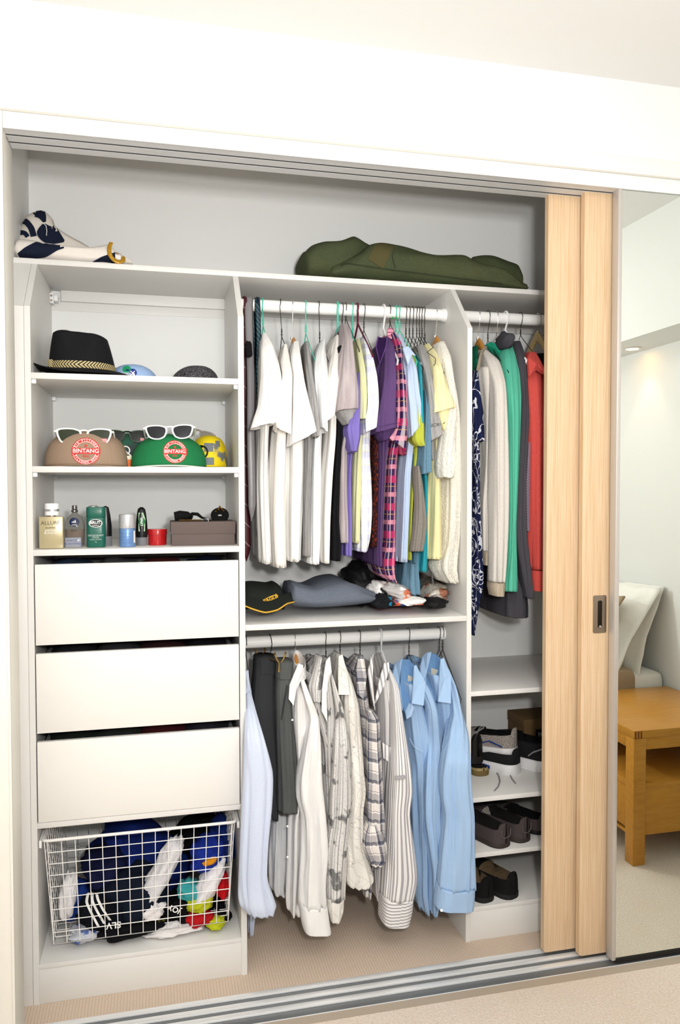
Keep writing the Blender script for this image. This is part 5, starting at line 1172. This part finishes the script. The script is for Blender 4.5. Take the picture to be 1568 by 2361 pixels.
MB().sweep([lay(480, .055, .009), lay(481, .052, -.004)], .0011, 6).build('buckle_pin', chrome, o)
o = thing('bracelet', 'gold link bracelet in front of the black watch strap on the grey box', 'bracelet', lay(438, .06, 0))
for k in range(11): 
    p = lay(415+k*4.6, .062+.002*math.sin(k), .0045); MB().lathe([(.0015, -.002), (.0034, 0), (.0015, .002)], p, 10).build('link', mat('bright_gold', '#d9ae4a', rough=.2, metal=1), o)
o = thing('wristwatch', 'coiled black watch with gold parts on the right end of the grey box', 'watch', lay(507, .11, 0))
MB().sweep([lay(507, .11, .0)+Vector((.017*math.cos(a), 0, .016+.013*math.sin(a))) for a in [2*PI*i/20 for i in range(20)]], .0065, 8, closed=True, flat=1.6).build('strap', bs, o)
for k, (du, dz) in enumerate(((-9, .028), (-3, .034), (4, .036), (0, .042), (8, .030))): MB().lathe([(.001, -.003), (.004, 0), (.001, .003)], lay(507+du, .095, dz), 10).build('gold_stud', MATS['bright_gold'], o)
# ================================================================== CENTRE SHELF
zc_ = zC
def on_c(u, v, y, dz=0): p = PY(u, v, y); p.z = zc_+dz; return p
bk = mat('black_olive_twill', '#1b201b', rough=.9, uv=False, bump=(60, .3, .004)); ylw = mat('yellow_piping', '#d9a834', rough=.7)
o = thing('baseball_cap', 'dark olive cap with yellow piping along its brim on the centre shelf', 'cap', on_c(610, 1415, .1))
htube('crown', [(560, 1362, 1412, .10, .15), (572, 1351, 1412, .09, .17), (595, 1350, 1411, .09, .18), (625, 1354, 1411, .09, .18), (640, 1349, 1411, .10, .16), (652, 1356, 1410, .11, .12), (657, 1372, 1409, .13, .08)], bk, o, fold=.003, seed=2, L=24, ex=2.6)
def strip(name, top, bot, m, parent, th=.003):
    A = [Vector(q) for q in catmull([list(PY(*p)) for p in top], 30)]; B = [Vector(q) for q in catmull([list(PY(*p)) for p in bot], 30)]
    up_ = Vector((0, 0, th)); v = A+B+[a+up_ for a in A]+[b+up_ for b in B]; f = []
    for i in range(29):
        f += [(i, i+1, 30+i+1, 30+i), (60+i, 90+i, 91+i, 61+i), (i, 60+i, 61+i, i+1), (30+i, 31+i, 91+i, 90+i)]
    return obj(name, v, f, m, parent, ang=.6)
bt = [(566, 1378, .06), (590, 1385, .06), (620, 1388, .06), (650, 1376, .07), (672, 1366, .1)]; bb_ = [(562, 1396, .02), (585, 1405, .012), (612, 1412, .008), (640, 1406, .012), (662, 1392, .03), (678, 1388, .06)]
strip('brim', bt, bb_, bk, o); MB().sweep([Vector(q) for q in catmull([list(PY(*p)) for p in bb_], 30)], .0022, 8).build('yellow_piping', ylw, o)
cr = [x for x in o.children if x.name.startswith('crown')][0]
press('emblem', text_geo('EAGLE', .016, 3), cr, PY(628, 1385, .05), ylw, o, rot=.35); press('emblem', disc_geo(.012, 24, r0=.0095, sx=2.2, sy=.8), cr, PY(628, 1386, .05), ylw, o, rot=.35)
greyw_ = mat('slate_wool', '#5f6672', rough=.95, uv=False, bump=(30, .35, .006), layers=[('soft', 300, .4, .65, (1, 1, 1), '#6f7582', .6)])
o = thing('folded_trousers', 'folded slate grey trousers in the middle of the centre shelf', 'trousers', on_c(770, 1405, .1))
htube('folded_cloth', [(674, 1362, 1398, .07, .2), (682, 1348, 1404, .06, .24), (700, 1353, 1407, .055, .27), (730, 1362, 1408, .052, .28), (765, 1352, 1407, .05, .29), (800, 1342, 1405, .05, .28), (825, 1348, 1403, .052, .26), (850, 1362, 1398, .06, .24), (868, 1372, 1393, .07, .2), (874, 1378, 1389, .08, .16)], greyw_, o, fold=.008, seed=5, L=50, ex=2.8, k=2)
htube('folded_layer', [(664, 1382, 1395, .1, .2), (690, 1378, 1398, .09, .2), (720, 1380, 1400, .08, .2)], greyw_, o, fold=.003, seed=9, L=14)
def tcr(name, label, cat, u, v, y, wpx, hpx, d, m, seed, amp=.28, rot=0, group=None, sub=4):
    k = FPX/((Vector(PY(u, v, y))-CAM).dot(CF)); o = crumple(name, PY(u, v, y), (wpx/2/k, d/2, hpx/2/k), m, seed, amp, rot=rot, sub=sub); return tag(o, label, cat, group)
nyl = mat('black_nylon', '#0d0d0f', rough=.6, spec=.3, uv=False, bump=(30, .5, .008))
tcr('backpack', 'crumpled black nylon bag behind the slate trousers', 'bag', 835, 1345, .27, 95, 105, .22, nyl, 3)
o = thing('clothing_pile', 'orange and blue patterned shorts at the bottom of the pile', 'shorts', on_c(930, 1400, .1)); o.name = 'patterned_shorts'; ORG[o.name] = ORG['clothing_pile']
htube('folded_cloth', [(880, 1391, 1402, .06, .2), (900, 1387, 1403, .05, .22), (940, 1386, 1401, .05, .22), (985, 1386, 1399, .06, .2)], mat('orange_blue_print', '#1d5fae', rough=.8, uv=False, layers=[('noise', 24, .5, (1, 1, 1), '#e0622a', 1), ('noise', 30, .64, (1, 1, 1), '#18304e', .9)]), o, fold=.003, seed=3, L=20)
tcr('swim_shorts', 'black cloth with turquoise trim at the left of the pile', 'clothing', 880, 1385, .09, 48, 34, .12, mat('black_turquoise', '#121418', rough=.85, uv=False, layers=[('noise', 26, .62, (1, 1, 1), '#1e8fb8', .9)]), 5)
tcr('printed_bag', 'white and black printed plastic bag on the pile', 'bag', 873, 1362, .14, 50, 44, .12, mat('white_black_print', '#e6e4e2', rough=.45, uv=False, layers=[('noise', 22, .5, (1, 1, 1), '#141416', 1)]), 6, rot=.3)
tcr('plastic_pack', 'clear plastic pack with orange print under the plaid shirt hem', 'packet', 912, 1364, .12, 80, 40, .14, mat('clear_orange_pack', '#b9b5b2', rough=.15, spec=.6, uv=False, layers=[('noise', 12, .55, (1, 1, 1), '#d2693c', .9), ('noise', 30, .6, (1, 1, 1), '#f0eeec', .8)]), 7, rot=.35)
tcr('white_cloth', 'crumpled white cloth low in the pile', 'clothing', 945, 1384, .07, 62, 18, .12, wt, 8)
tcr('plastic_pack', 'clear plastic pack with brown print at the right of the pile', 'packet', 1000, 1366, .16, 62, 40, .14, mat('clear_brown_pack', '#bcb4a8', rough=.15, spec=.6, uv=False, layers=[('noise', 16, .52, (1, 1, 1), '#9c5a3c', .9), ('noise', 20, .62, (1, 1, 1), '#2c2a28', .8)]), 9, rot=-.2)
tcr('belt_roll', 'black rolled belt at the right end of the pile', 'belt', 1000, 1390, .08, 58, 26, .1, nyl, 10, rot=-.05)
MB().lathe([(.006, -.012), (.014, -.010), (.014, .010), (.006, .012)], PY(985, 1391, .05), 20)
tcr('dark_sock', 'dark slate rolled garment between the packs', 'clothing', 938, 1345, .2, 60, 60, .12, slate, 12)
tcr('taupe_cloth', 'brown grey crumpled cloth behind the packs at the right', 'clothing', 985, 1350, .26, 60, 50, .12, cloth('brown_grey', '#57504a'), 13)
mb = MB(); A = PY(996, 1308, .14); B = PY(999, 1362, .1)
for i in range(22):
    t = i/21; p = A.lerp(B, t)+Vector((.0015*math.sin(i*2.3), 0, 0)); a_ = i*1.57
    mb.sweep([p+Vector((.0016*math.cos(q)*math.cos(a_), .0016*math.cos(q)*math.sin(a_), .0022*math.sin(q))) for q in [2*PI*j/8 for j in range(8)]], .0005, 5, closed=True)
tag(mb.build('neck_chain', chrome), 'thin silver chain hanging down on to the pile', 'chain')
# ================================================================== WIRE BASKET
wire = mat('white_coated_wire', '#f1efec', rough=.35, spec=.5)
bx0, bx1, bzt, bzb = .0285, .5565, PY(322, 1916, .01).z, .152
bk_ = thing('wire_basket', 'white wire mesh drawer basket full of sportswear at the tower foot', 'basket', (.29, .2, bzb))
fx0, fx1 = .052, .534; yt0, yt1, yb0, yb1 = .006, .42, .022, .40
fx0t, fx1t = .040, .546
rimp = rrect((bx1-bx0)/2, (yt1-yt0)/2, .012, 5)
MB().sweep([Vector(((bx0+bx1)/2+x, (yt0+yt1)/2+y, bzt)) for x, y in rimp], .0042, 10, closed=True).build('rim', wire, bk_)
def grid(name, c00, c10, c11, c01, nu, nv, r=.00125):
    mb = MB(); c = [Vector(q) for q in (c00, c10, c11, c01)]
    for i in range(nu+1):
        t = i/nu; mb.sweep([c[0].lerp(c[1], t), c[3].lerp(c[2], t)], r, 6)
    for j in range(nv+1):
        t = j/nv; mb.sweep([c[0].lerp(c[3], t), c[1].lerp(c[2], t)], r, 6)
    return tag(mb.build(name, wire, bk_), kind='stuff')
zt_ = bzt-.003
grid('front_grid', (fx0, yb0, bzb), (fx1, yb0, bzb), (fx1t, yt0+.004, zt_), (fx0t, yt0+.004, zt_), 14, 9)
grid('back_grid', (fx0, yb1, bzb), (fx1, yb1, bzb), (fx1t, yt1-.004, zt_), (fx0t, yt1-.004, zt_), 14, 9)
grid('side_grid', (fx0, yb0, bzb), (fx0, yb1, bzb), (bx0+.004, yt1, zt_), (bx0+.004, yt0, zt_), 12, 9)
grid('side_grid', (fx1, yb0, bzb), (fx1, yb1, bzb), (bx1-.004, yt1, zt_), (bx1-.004, yt0, zt_), 12, 9)
grid('bottom_grid', (fx0, yb0, bzb), (fx1, yb0, bzb), (fx1, yb1, bzb), (fx0, yb1, bzb), 14, 11)
for x in (xL1+.0015, xR0-.0095):
    rn = boxo('runner', (x, x+.008, .02, .42, bzt-.014, bzt-.004), wpl, tw, .001)
    boxo('runner_stop', (x, x+.008, .012, .024, bzt-.022, bzt-.002), wpl, rn, .002)
GB = None
K = 0
def sport(u, v, w, h, col, label, y=.12, rot=0, d=.16, amp=.3, name='sportswear', cat='clothing', layers=()):
    global K; K += 1
    y = max(y, d/2*1.02+.028)
    return tcr(name, label, cat, u, v, y, w, h, d, cloth('sport_%d' % K, col, layers, wr=.6), 20+K, amp, rot)
sport(330, 1985, 230, 150, '#16286b', 'big royal blue jersey heaped at the back of the wire basket', .27, .25, .26, name='jersey')
sport(250, 1992, 110, 70, '#15193a', 'dark navy shorts left of the royal blue jersey in the basket', .2, .1, .2, name='shorts')
sport(465, 1925, 130, 80, '#0d0f12', 'black shirt at the back right of the basket', .3, 0, .18, name='shirt_heap')
sport(512, 1930, 60, 95, '#1a2f78', 'blue jersey against the right side of the basket', .24, 0, .2, name='jersey')
sport(180, 2070, 70, 70, '#1b357e', 'blue shirt low at the left of the basket', .15, 0, .16, name='shirt_heap')
sport(305, 2062, 160, 135, '#111827', 'large dark navy track top in the centre of the basket', .12, -.5, .16, name='track_top')
s1 = sport(222, 2100, 90, 80, '#0e1118', 'black sports top with three white stripes at the lower left of the basket', .085, .4, .1, name='sports_top')
sport(157, 2068, 38, 108, '#e6e4e6', 'white striped shirt sleeve at the left of the basket', .08, .12, .08, name='sleeve_heap')
sport(190, 2152, 60, 30, '#c9ccd4', 'silver and blue football boot cloth at the bottom left of the basket', .07, 0, .08, layers=[('noise', 30, .6, (1, 1, 1), '#3e62b0', .9)], name='cleat_bag')
sport(372, 2010, 48, 175, '#e2e0e3', 'white mesh vest falling across the middle of the basket', .075, .52, .08, layers=[('noise', 260, .62, (1, 1, 1), '#a9a3ae', .6)], name='mesh_vest')
sport(347, 2098, 62, 42, '#ebe6e6', 'bunched white sock in front of the mesh vest in the basket', .05, 0, .06, name='sock')
sport(480, 1968, 76, 78, '#1d3190', 'bright blue shirt at the right of the basket', .12, .1, .14, name='shirt_heap')
sport(484, 1986, 30, 16, '#d98f1f', 'orange strap on the bright blue shirt in the basket', .045, -.3, .03, name='strap')
sport(442, 2052, 60, 40, '#3fa3a6', 'teal cloth in the right half of the basket', .09, .3, .09, name='cloth_heap')
sport(482, 2035, 46, 120, '#eae7ea', 'white towel cloth crossing the right of the basket', .07, .5, .08, name='towel')
sport(512, 2038, 36, 52, '#b8141c', 'red shirt at the right edge of the basket', .09, 0, .12, name='shirt_heap')
sport(462, 2082, 58, 40, '#b9bf26', 'lime and white sock in the basket', .06, -.2, .06, name='sock')
s2 = sport(430, 2088, 110, 70, '#0f0f12', 'black shorts with white lettering in the lower basket', .12, 0, .14, name='shorts')
sport(456, 2118, 70, 34, '#b31a20', 'red cloth low in the right of the basket', .055, -.1, .05, name='cloth_heap')
sport(498, 2126, 42, 26, '#bcc428', 'lime strap at the lower right of the basket', .05, 0, .05, name='strap')
sport(490, 2105, 80, 70, '#101014', 'black cloth at the lower right of the basket', .14, 0, .16, name='cloth_heap')
sport(405, 2138, 130, 28, '#e6e2e2', 'white sock along the bottom of the basket', .055, -.08, .06, name='sock')
s3 = sport(300, 2140, 150, 34, '#101014', 'black waistband with white lettering along the bottom of the basket', .06, -.06, .07, layers=[('noise', 14, .66, (1, 1, 1), '#8d8420', .8)], name='waistband_heap')
for k in range(3):
    rp_ = []
for k in range(3):
    A = [(204+k*9, 2058+k*-2), (200+k*13, 2080-k*3), (212+k*13, 2108-k*5), (228+k*13, 2138-k*8)]
    V, F = WV[s1.name]; bv = BVHTree.FromPolygons(V, F); out = []
    for u, v in [tuple(q) for q in catmull([list(a) for a in A], 16)]:
        for du in (-3.2, 0, 3.2):
            d_ = ray(u+du, v).normalized(); h = bv.ray_cast(CAM, d_); out.append((h[0]-d_*.002) if h[0] else PY(u+du, v, .05))
    f = [(i*3+j, i*3+j+1, i*3+j+4, i*3+j+3) for i in range(15) for j in (0, 1)]
    st = obj('white_stripe', out, f, wt, s1)
for s, u, v, r_, q, par in (('JOY', 402, 2096, 2.6, .022, s2), ('SLV', 262, 2133, 3.14, .026, s3)):
    p = PY(u, v, .027); g_ = text_geo(s, q, 2); cr_, sr = math.cos(r_), math.sin(r_)
    obj('printed_lettering', [p+Vector((x*cr_-y*sr, 0, x*sr+y*cr_)) for x, y in g_[0]], g_[1], wt, par, smooth=False)
# ================================================================== SHOES
DEP = []; insole = mat('dark_insole', '#1c1a19', rough=.9)
def shoe(name, label, hx, hy, zb, ang, L, W, H, um, sm, lm, sole=.012, openf=.5, collar=.0, toe=.5, heelw=.8, tilt=0, liner=None, rise=1.0, roll=0):
    o = thing(name, label, 'shoe', (hx, hy, zb))
    dx, dy = math.sin(ang), math.cos(ang); ax = Vector((dx, dy, 0)); sd = Vector((dy, -dx, 0)); base = Vector((hx, hy, zb))
    def T(s, w, zz): 
        return base+ax*(s*L*math.cos(tilt))+sd*w+Vector((0, 0, zz+s*L*math.sin(tilt)+w*roll))
    def wid(s):
        e = .04+.96*math.sqrt(max(0, 1-(1-s/.15)**2))**.8 if s < .15 else 1
        t = 1-max(0, (s-.72)/.28)**2.2*(1-.35*toe) if s > .72 else 1
        m = heelw+(1-heelw)*min(1, max(0, (s-.15)/.45))
        return W/2*e*t*m
    S = [0, .0015, .006, .02, .042, .075, .11, .15, .2, .3, .4, .48, .55, .62, .7, .8, .88, .94, .98, 1]; n = 28
    rings = []
    for s in S:
        w = wid(s); hh = H*(1-.12*s/.5 if s < .5 else .88-.42*((s-.5)/.5)**1.1)*rise
        if s > .95: hh *= .8 if s < .99 else .6
        if s < .16: hh *= 1+.10*(1-s/.16)
        r = []
        for j in range(n):
            a = PI*j/(n-1); c_ = math.cos(a); s_ = math.sin(a)
            x = w*math.copysign(abs(c_)**.62, c_)*(1-.12*s_); zz = sole+hh*s_**.55
            if s < openf and s > .05:
                q = abs(a-PI/2); q0 = .95*max(.62, min(1, (s-.01)/.07))*min(1, (openf-s)/.1+.45)
                if q < q0: zz = sole+.008+collar*0; x = x*.80; DEP.append(True)
                elif q < q0+.13: x = x*1.0
            r.append(T(s, x, zz))
        rings.append(r)
    v = [p for r in rings for p in r]; f = []; fi = []
    for i in range(len(S)-1):
        for j in range(n-1):
            f.append((i*n+j, i*n+j+1, (i+1)*n+j+1, (i+1)*n+j)); a = PI*(j+.5)/(n-1)
            z4_ = [v[q].z for q in f[-1]]; q0_ = .95*max(.62, min(1, (S[i]-.01)/.07))*min(1, max(.4, (openf-S[i])/.1+.45)); fi.append(0 if not (.0 < S[i] < openf+.05) or (abs(a-PI/2) > q0_+.16) else (2 if max(z4_)-min(z4_) < .006 and max(z4_)-base.z < sole+.02+abs(tilt)*L else ((1 if a > PI/2 or lm is not tick else 2) if max(z4_)-min(z4_) > .012 else 0)))
    f.append(tuple(range(n))); fi.append(0); k = (len(S)-1)*n; f.append(tuple(k+j for j in range(n))[::-1]); fi.append(0)
    up_ = obj('upper', v, f, [um, lm, insole], o, fm=fi)
    sr = []
    for g, zz in ((.98, 0), (1.04, .002), (1.05, sole), (.98, sole+.002)):
        pts = [T(s, wid(s)*g+.001, zz) for s in S]+[T(s, -wid(s)*g-.001, zz) for s in S[::-1]]
        sr.append(pts)
    MB().loft(sr).build('sole', sm, o, ang=.9)
    return o, up_, T
blk_l = mat('black_leather', '#131212', rough=.35, spec=.5, uv=False, bump=(60, .3, .003)); blk_s = mat('black_suede', '#0e0d0e', rough=.95, uv=False, bump=(200, .3, .002)); rub = mat('dark_rubber', '#1d1b1a', rough=.7)
gsu = mat('charcoal_suede', '#4a4242', rough=.95, spec=.1, uv=False, bump=(200, .35, .002)); grub = mat('brown_grey_rubber', '#3a322e', rough=.7); tick = mat('ticking_lining', '#d8d4cc', rough=.9, uv=False, layers=[('stripe', (1, .4, .5), .0052, .5, 0, '#2d2b2a', 1)])
wfoam = mat('white_foam', '#e4e3e4', rough=.5); mesh_ = mat('grey_mesh', '#a8a09a', rough=.8, uv=False, layers=[('noise', 400, .5, (1, 1, 1), '#6b645e', .8)], bump=(300, .5, .002)); tanl = mat('tan_leather', '#9c8a5e', rough=.6, uv=False)
bluep = mat('blue_shine', '#173b8c', rough=.3)
z1 = zR[1]; p = PZ(1113, 1778, z1)
o, u_, T = shoe('sandal', 'worn tan sandals under the black leather shoe', PZ(1113, 1788, z1).x, PZ(1113, 1790, z1).y, z1, -.1, .2, .075, .012, tanl, mat('tan_rubber', '#6f5d36', rough=.7), tanl, sole=.016, openf=.9)
o, u_, T = shoe('leather_shoe', 'black leather shoe at the left of the top shoe shelf', PZ(1108, 1788, z1).x, PZ(1108, 1788, z1).y+.02, z1+.032, -.12, .24, .078, .075, blk_l, rub, blk_l, sole=.022)
hp = PZ(1196, 1787, z1)
o, u_, T = shoe('running_shoe', 'white and black running shoe with blue sole windows, heel to the front', hp.x+.002, hp.y+.006, z1, -.62, .28, .1, .048, mat('black_mesh', '#141416', rough=.8), wfoam, blk_s, sole=.034, toe=.3)
for s_, w_, h_ in ((.28, .03, .012), (.42, .022, .012)): MB().add([T(s_, -.054, .014), T(s_+.1, -.054, .016), T(s_+.1, -.054, .016+h_), T(s_, -.054, .014+h_)], [(0, 1, 2, 3)]).build('sole_window', bluep, o, smooth=False)
o2, u2, T2 = shoe('running_shoe', 'silver mesh running shoe with grey laces stacked on the white soled one', hp.x+.006, hp.y+.03, z1+.064, -.75, .26, .094, .062, mesh_, wfoam, blk_s, sole=.02, toe=.3, tilt=-.05)
for k in range(5):
    s_ = .5+k*.06; MB().sweep([T2(s_, -.028, .066-k*.005), T2(s_, 0, .076-k*.006), T2(s_+.03, .028, .064-k*.005)], .0028, 6).build('lace', mat('grey_lace', '#8f9090', rough=.9), o2)
MB().sweep([T2(.12, -.049, .03), T2(.3, -.05, .045), T2(.5, -.05, .028)], .004, 6, flat=.5).build('side_stripe', bluep, o2)
MB().sweep([T2(.42, -.02, .080), T2(.52, -.046, .062), T2(.56, -.056, .03), T2(.56, -.060, -.01)], .0024, 6).build('lace', MATS['grey_lace'], o2)
def flat(u, v): q = PZ(u, v, z1); q.z = z1+.0025; return q
MB().sweep([flat(1134, 1762)+Vector((0, 0, .02)), flat(1140, 1776), flat(1150, 1790), flat(1153, 1803), flat(1149, 1815), flat(1140, 1825)], .0024, 6).build('lace', MATS['grey_lace'], o2)
MB().sweep([flat(1163, 1777), flat(1175, 1786), flat(1181, 1798), flat(1189, 1808)], .0024, 6).build('lace', MATS['grey_lace'], o2)
hq = PZ(1262, 1783, z1)
o, u_, T = shoe('running_shoe', 'black and white running shoe half hidden by the sliding door', hq.x+.02, hq.y+.01, z1, -.55, .28, .105, .085, mat('black_mesh', '#141416'), wfoam, blk_s, sole=.038, toe=.3)
MB().sweep([T(.04, -.043, .085), T(.14, -.050, .07), T(.2, -.051, .055)], .008, 6, flat=.3).build('side_patch', mat('silver_patch', '#b9b9bb', rough=.4), o)
# shoe box
bx_ = PZ(1215, 1700, z1); o = thing('shoe_box', 'brown cardboard shoe box in the dark at the back of the shoe shelf', 'box', (1.66, .34, z1))
card = mat('brown_card', '#6b5436', rough=.9)
xb = PY(1209, 1650, .30).x
MB().box(xb, xb+.3, .30, .43, z1+.0005, z1+.12, bev=.001).build('box_base', card, o); MB().box(xb-.002, xb+.302, .298, .432, z1+.10, z1+.135, bev=.001).build('lid', card, o)
xl = PY(1238, 1685, .29).x; MB().box(xl, xl+.09, .2975, .2985, z1+.055, z1+.098).build('label', mat('label_ink', '#0c0c0c', rough=.6), o)
g_ = text_geo('puma', .03, 1); obj('label_text', [Vector((xl+.04-x, .297, z1+.076-y)) for x, y in g_[0]], g_[1], mat('label_grey', '#8f8f8f', rough=.6), o, smooth=False)
z2 = zR[2]
hp = PZ(1168, 1957, z2)
o, u_, T = shoe('slip_on_shoe', 'left of the two charcoal suede slip-on shoes, striped lining showing', hp.x, hp.y+.006, z2, -.32, .27, .094, .06, gsu, grub, tick, sole=.013, openf=.62)
MB().sweep([T(-.006, w_, zz) for w_, zz in ((-.019, .060), (-.0185, .042), (-.012, .034), (0, .032), (.012, .034), (.0185, .042), (.019, .060))], .0011, 6).build('heel_stitching', mat('grey_stitch', '#6f6664', rough=.9), o)
hp = PZ(1216, 1944, z2)
o, u_, T = shoe('slip_on_shoe', 'right of the two charcoal suede slip-on shoes, set slightly further back', hp.x, hp.y+.006, z2, -.35, .27, .092, .062, gsu, grub, tick, sole=.013, openf=.62)
MB().sweep([T(-.006, w_, zz) for w_, zz in ((-.019, .060), (-.0185, .042), (-.012, .034), (0, .032), (.012, .034), (.0185, .042), (.019, .060))], .0011, 6).build('heel_stitching', mat('grey_stitch', '#6f6664', rough=.9), o)
hp = PZ(1262, 1932, z2); shoe('dress_shoe', 'dark grey shoe mostly hidden by the sliding door, beside the slip-ons', hp.x+.01, hp.y+.03, z2, -.5, .27, .095, .05, gsu, rub, blk_s, sole=.012)
z4 = zR[3]; fur = mat('sheepskin', '#6e5c44', rough=1, uv=False, bump=(200, 1, .006))
hp = PZ(1128, 2083, z4); shoe('slipper', 'left black suede slipper with fleece lining on the bottom shelf', hp.x, hp.y+.004, z4, -.2, .26, .088, .062, blk_s, rub, fur, sole=.014, openf=.36)
hp = PZ(1188, 2074, z4); shoe('slipper', 'right black suede slipper with fleece lining on the bottom shelf', hp.x, hp.y+.004, z4, -.38, .26, .092, .066, blk_s, rub, fur, sole=.014, openf=.45)
# ================================================================== BEDROOM SEEN IN THE MIRROR
YM = YF+.008
def V2R(p): return Vector((p[0], 2*YM-p[1], p[2]))
nso = mat('honey_oak', '#c48a34', rough=.4, coat=.2, uv=False, bump=(40, .1, .002, (1, 6, 1)), layers=[('soft', 9, .4, .65, (1, 12, 7), '#ab6c20', .4), ('soft', 30, .45, .7, (1, 14, 8), '#d69c50', .3)])
x0, x1 = 2.066, 2.61; y1v, y2v = .306, .855; ya, yb_ = 2*YM-y2v, 2*YM-y1v; zt = .512
ns = thing('bedside_table', 'honey oak bedside table with an open shelf, reflected in the mirror door', 'bedside table', (2.34, (ya+yb_)/2, 0))
MB().box(x0, x1, ya, yb_, zt-.03, zt, bev=.002).build('table_top', nso, ns)
MB().box(x0+.004, x1-.004, yb_-.003, yb_+.0, zt-.0305, zt-.0302).build('table_top_lip', nso, ns) if 0 else None
lw_ = .052
for i, (x, y) in enumerate(((x0, ya), (x0, yb_-lw_), (x1-lw_, ya), (x1-lw_, yb_-lw_))):
    lg = MB().box(x, x+lw_, y, y+lw_, 0, zt-.0302, bev=.002).build('leg', nso, ns)
for a, b in ((x0+lw_, x1-lw_),):
    for y in (ya+.004, yb_-.026): MB().box(a, b, y, y+.022, zt-.075, zt-.0302, bev=.001).build('apron', nso, ns)
for x in (x0+.004, x1-.026): MB().box(x, x+.022, ya+lw_, yb_-lw_, zt-.075, zt-.0302, bev=.001).build('apron', nso, ns)
MB().box(x0+.006, x1-.006, ya+.006, yb_-.006, .285, .307, bev=.001).build('shelf', nso, ns)
for y in (ya+.008, yb_-.024): MB().box(x0+lw_, x1-lw_, y, y+.016, .11, .2848, bev=.001).build('side_panel', nso, ns)
MB().box(x1-.024, x1-.008, ya+lw_, yb_-lw_, .11, .2848, bev=.001).build('side_panel', nso, ns)
MB().box(x0+.008, x0+.024, ya+lw_+.002, yb_-lw_-.002, .125, .2838, bev=.002).build('drawer', nso, ns)
MB().box(x0+.012, x1-.012, ya+lw_, yb_-lw_, .10, .112).build('bottom_panel', nso, ns)
dk = mat('walnut_inlay', '#7a4514', rough=.4)
for dx_ in (.004, .016, .028): 
    boxo('joint_inlay', (x0+dx_, x0+dx_+.006, yb_-.0005, yb_+.0006, zt-.03, zt-.002), dk, ns, 0)
# bed
sheet = mat('white_bed_linen', '#efece6', rough=.9, uv=False, bump=(14, .5, .012)); linen = mat('taupe_linen', '#a08b70', rough=.9, uv=False, bump=(18, .6, .01))
bed = thing('bed', 'white bed with taupe cover against the bedroom wall, reflected in the mirror door', 'bed', (1.6, -2.2, 0))
yb2 = 2*YM-.89; zb_ = PY(1515, 1545, .93).z
MB().box(.75, 2.626, yb2-1.5, yb2, .30, zb_, bev=.035).build('mattress', sheet, bed)
MB().box(.72, 2.6, yb2-1.48, yb2-.02, .0, .30, bev=.01).build('bed_base', mat('bed_base', '#d8d0c4', rough=.9), bed)
xq = PY(1461, 1560, .9).x
mb = MB().box(.70, xq, yb2-1.53, yb2+.03, .22, zb_+.03, bev=.04); mb.build('bed_cover', linen, bed)
def pillow(name, label, c, w, h, t, lean, m, yaw=0, seed=0):
    v = []; f = []; n = 22
    R = Matrix.Rotation(yaw, 3, 'Z') @ Matrix.Rotation(lean, 3, 'Y')
    for side in (1, -1):
        for i in range(n+1):
            for j in range(n+1):
                s = -1+2*i/n; q = -1+2*j/n; fl = .88
                a = max(0, 1-abs(s/fl)**3.2); b = max(0, 1-abs(q/fl)**3.2); th = t/2*(a*b)**.5+.004
                th += .006*noise.noise(Vector((s*3+seed, q*3, side)))
                ex_ = 1+.05*abs(s*q)-.03*(1-abs(s*q))
                p = Vector((side*th, s*w/2*ex_, q*h/2*ex_+.01*noise.noise(Vector((s*4, q*4+seed, 1)))))
                v.append(Vector(c)+R @ p)
    k = (n+1)**2
    for side in (0, 1):
        for i in range(n):
            for j in range(n):
                a = side*k+i*(n+1)+j; q = (a, a+1, a+n+2, a+n+1); f.append(q if side == 0 else q[::-1])
    e = [i*(n+1) for i in range(n+1)]+[n*(n+1)+j for j in range(1, n+1)]+[i*(n+1)+n for i in range(n-1, -1, -1)]+[j for j in range(n-1, 0, -1)]
    for a, b in zip(e, e[1:]+e[:1]): f.append((a, b, k+b, k+a))
    return tag(obj(name, v, f, m), label, 'pillow')
def R_(u, v, yv): return V2R(PY(u, v, yv))
pc = PY(1478, 1452, 1.15)
pillow('pillow', 'large white flanged pillow leaning on the wall, reflected in the mirror', (2.455, 2*YM-1.24, zb_+.165), .70, .50, .16, .52, sheet, 0, 1)
pillow('pillow', 'second white pillow behind the front one, flush with the wall', (2.545, 2*YM-1.26, zb_+.165), .70, .46, .12, .30, sheet, 0, 5)
pillow('cushion', 'taupe linen cushion in front of the white pillows, reflected in the mirror', (2.30, 2*YM-1.24, zb_+.165), .6, .44, .13, .62, linen, 0, 9)
# downlight in the soffit
dl = PZ(1458, 803, zs); dl = V2R(dl)
o = thing('downlight', 'recessed halogen downlight in the soffit, reflected in the mirror', 'downlight', (dl.x, dl.y, zs-.004))
MB().lathe([(.030, 0), (.042, .0), (.044, .002), (.044, .0045)], (dl.x, dl.y, zs-.0045), 36).build('trim_ring', mat('satin_ring', '#d8d4cc', rough=.3, metal=.4), o)
MB().lathe([(.001, 0), (.029, .0)], (dl.x, dl.y, zs-.0046), 30).build('lamp_face', mat('halogen_glow', '#fff0d0', emit='#ffe2b0', estr=6), o)
light('halogen_spot', 'SPOT', (dl.x, dl.y, zs-.012), 2.2, (1, .8, .55), .02, (XW+.02, dl.y, 1.2), spot=1.15)
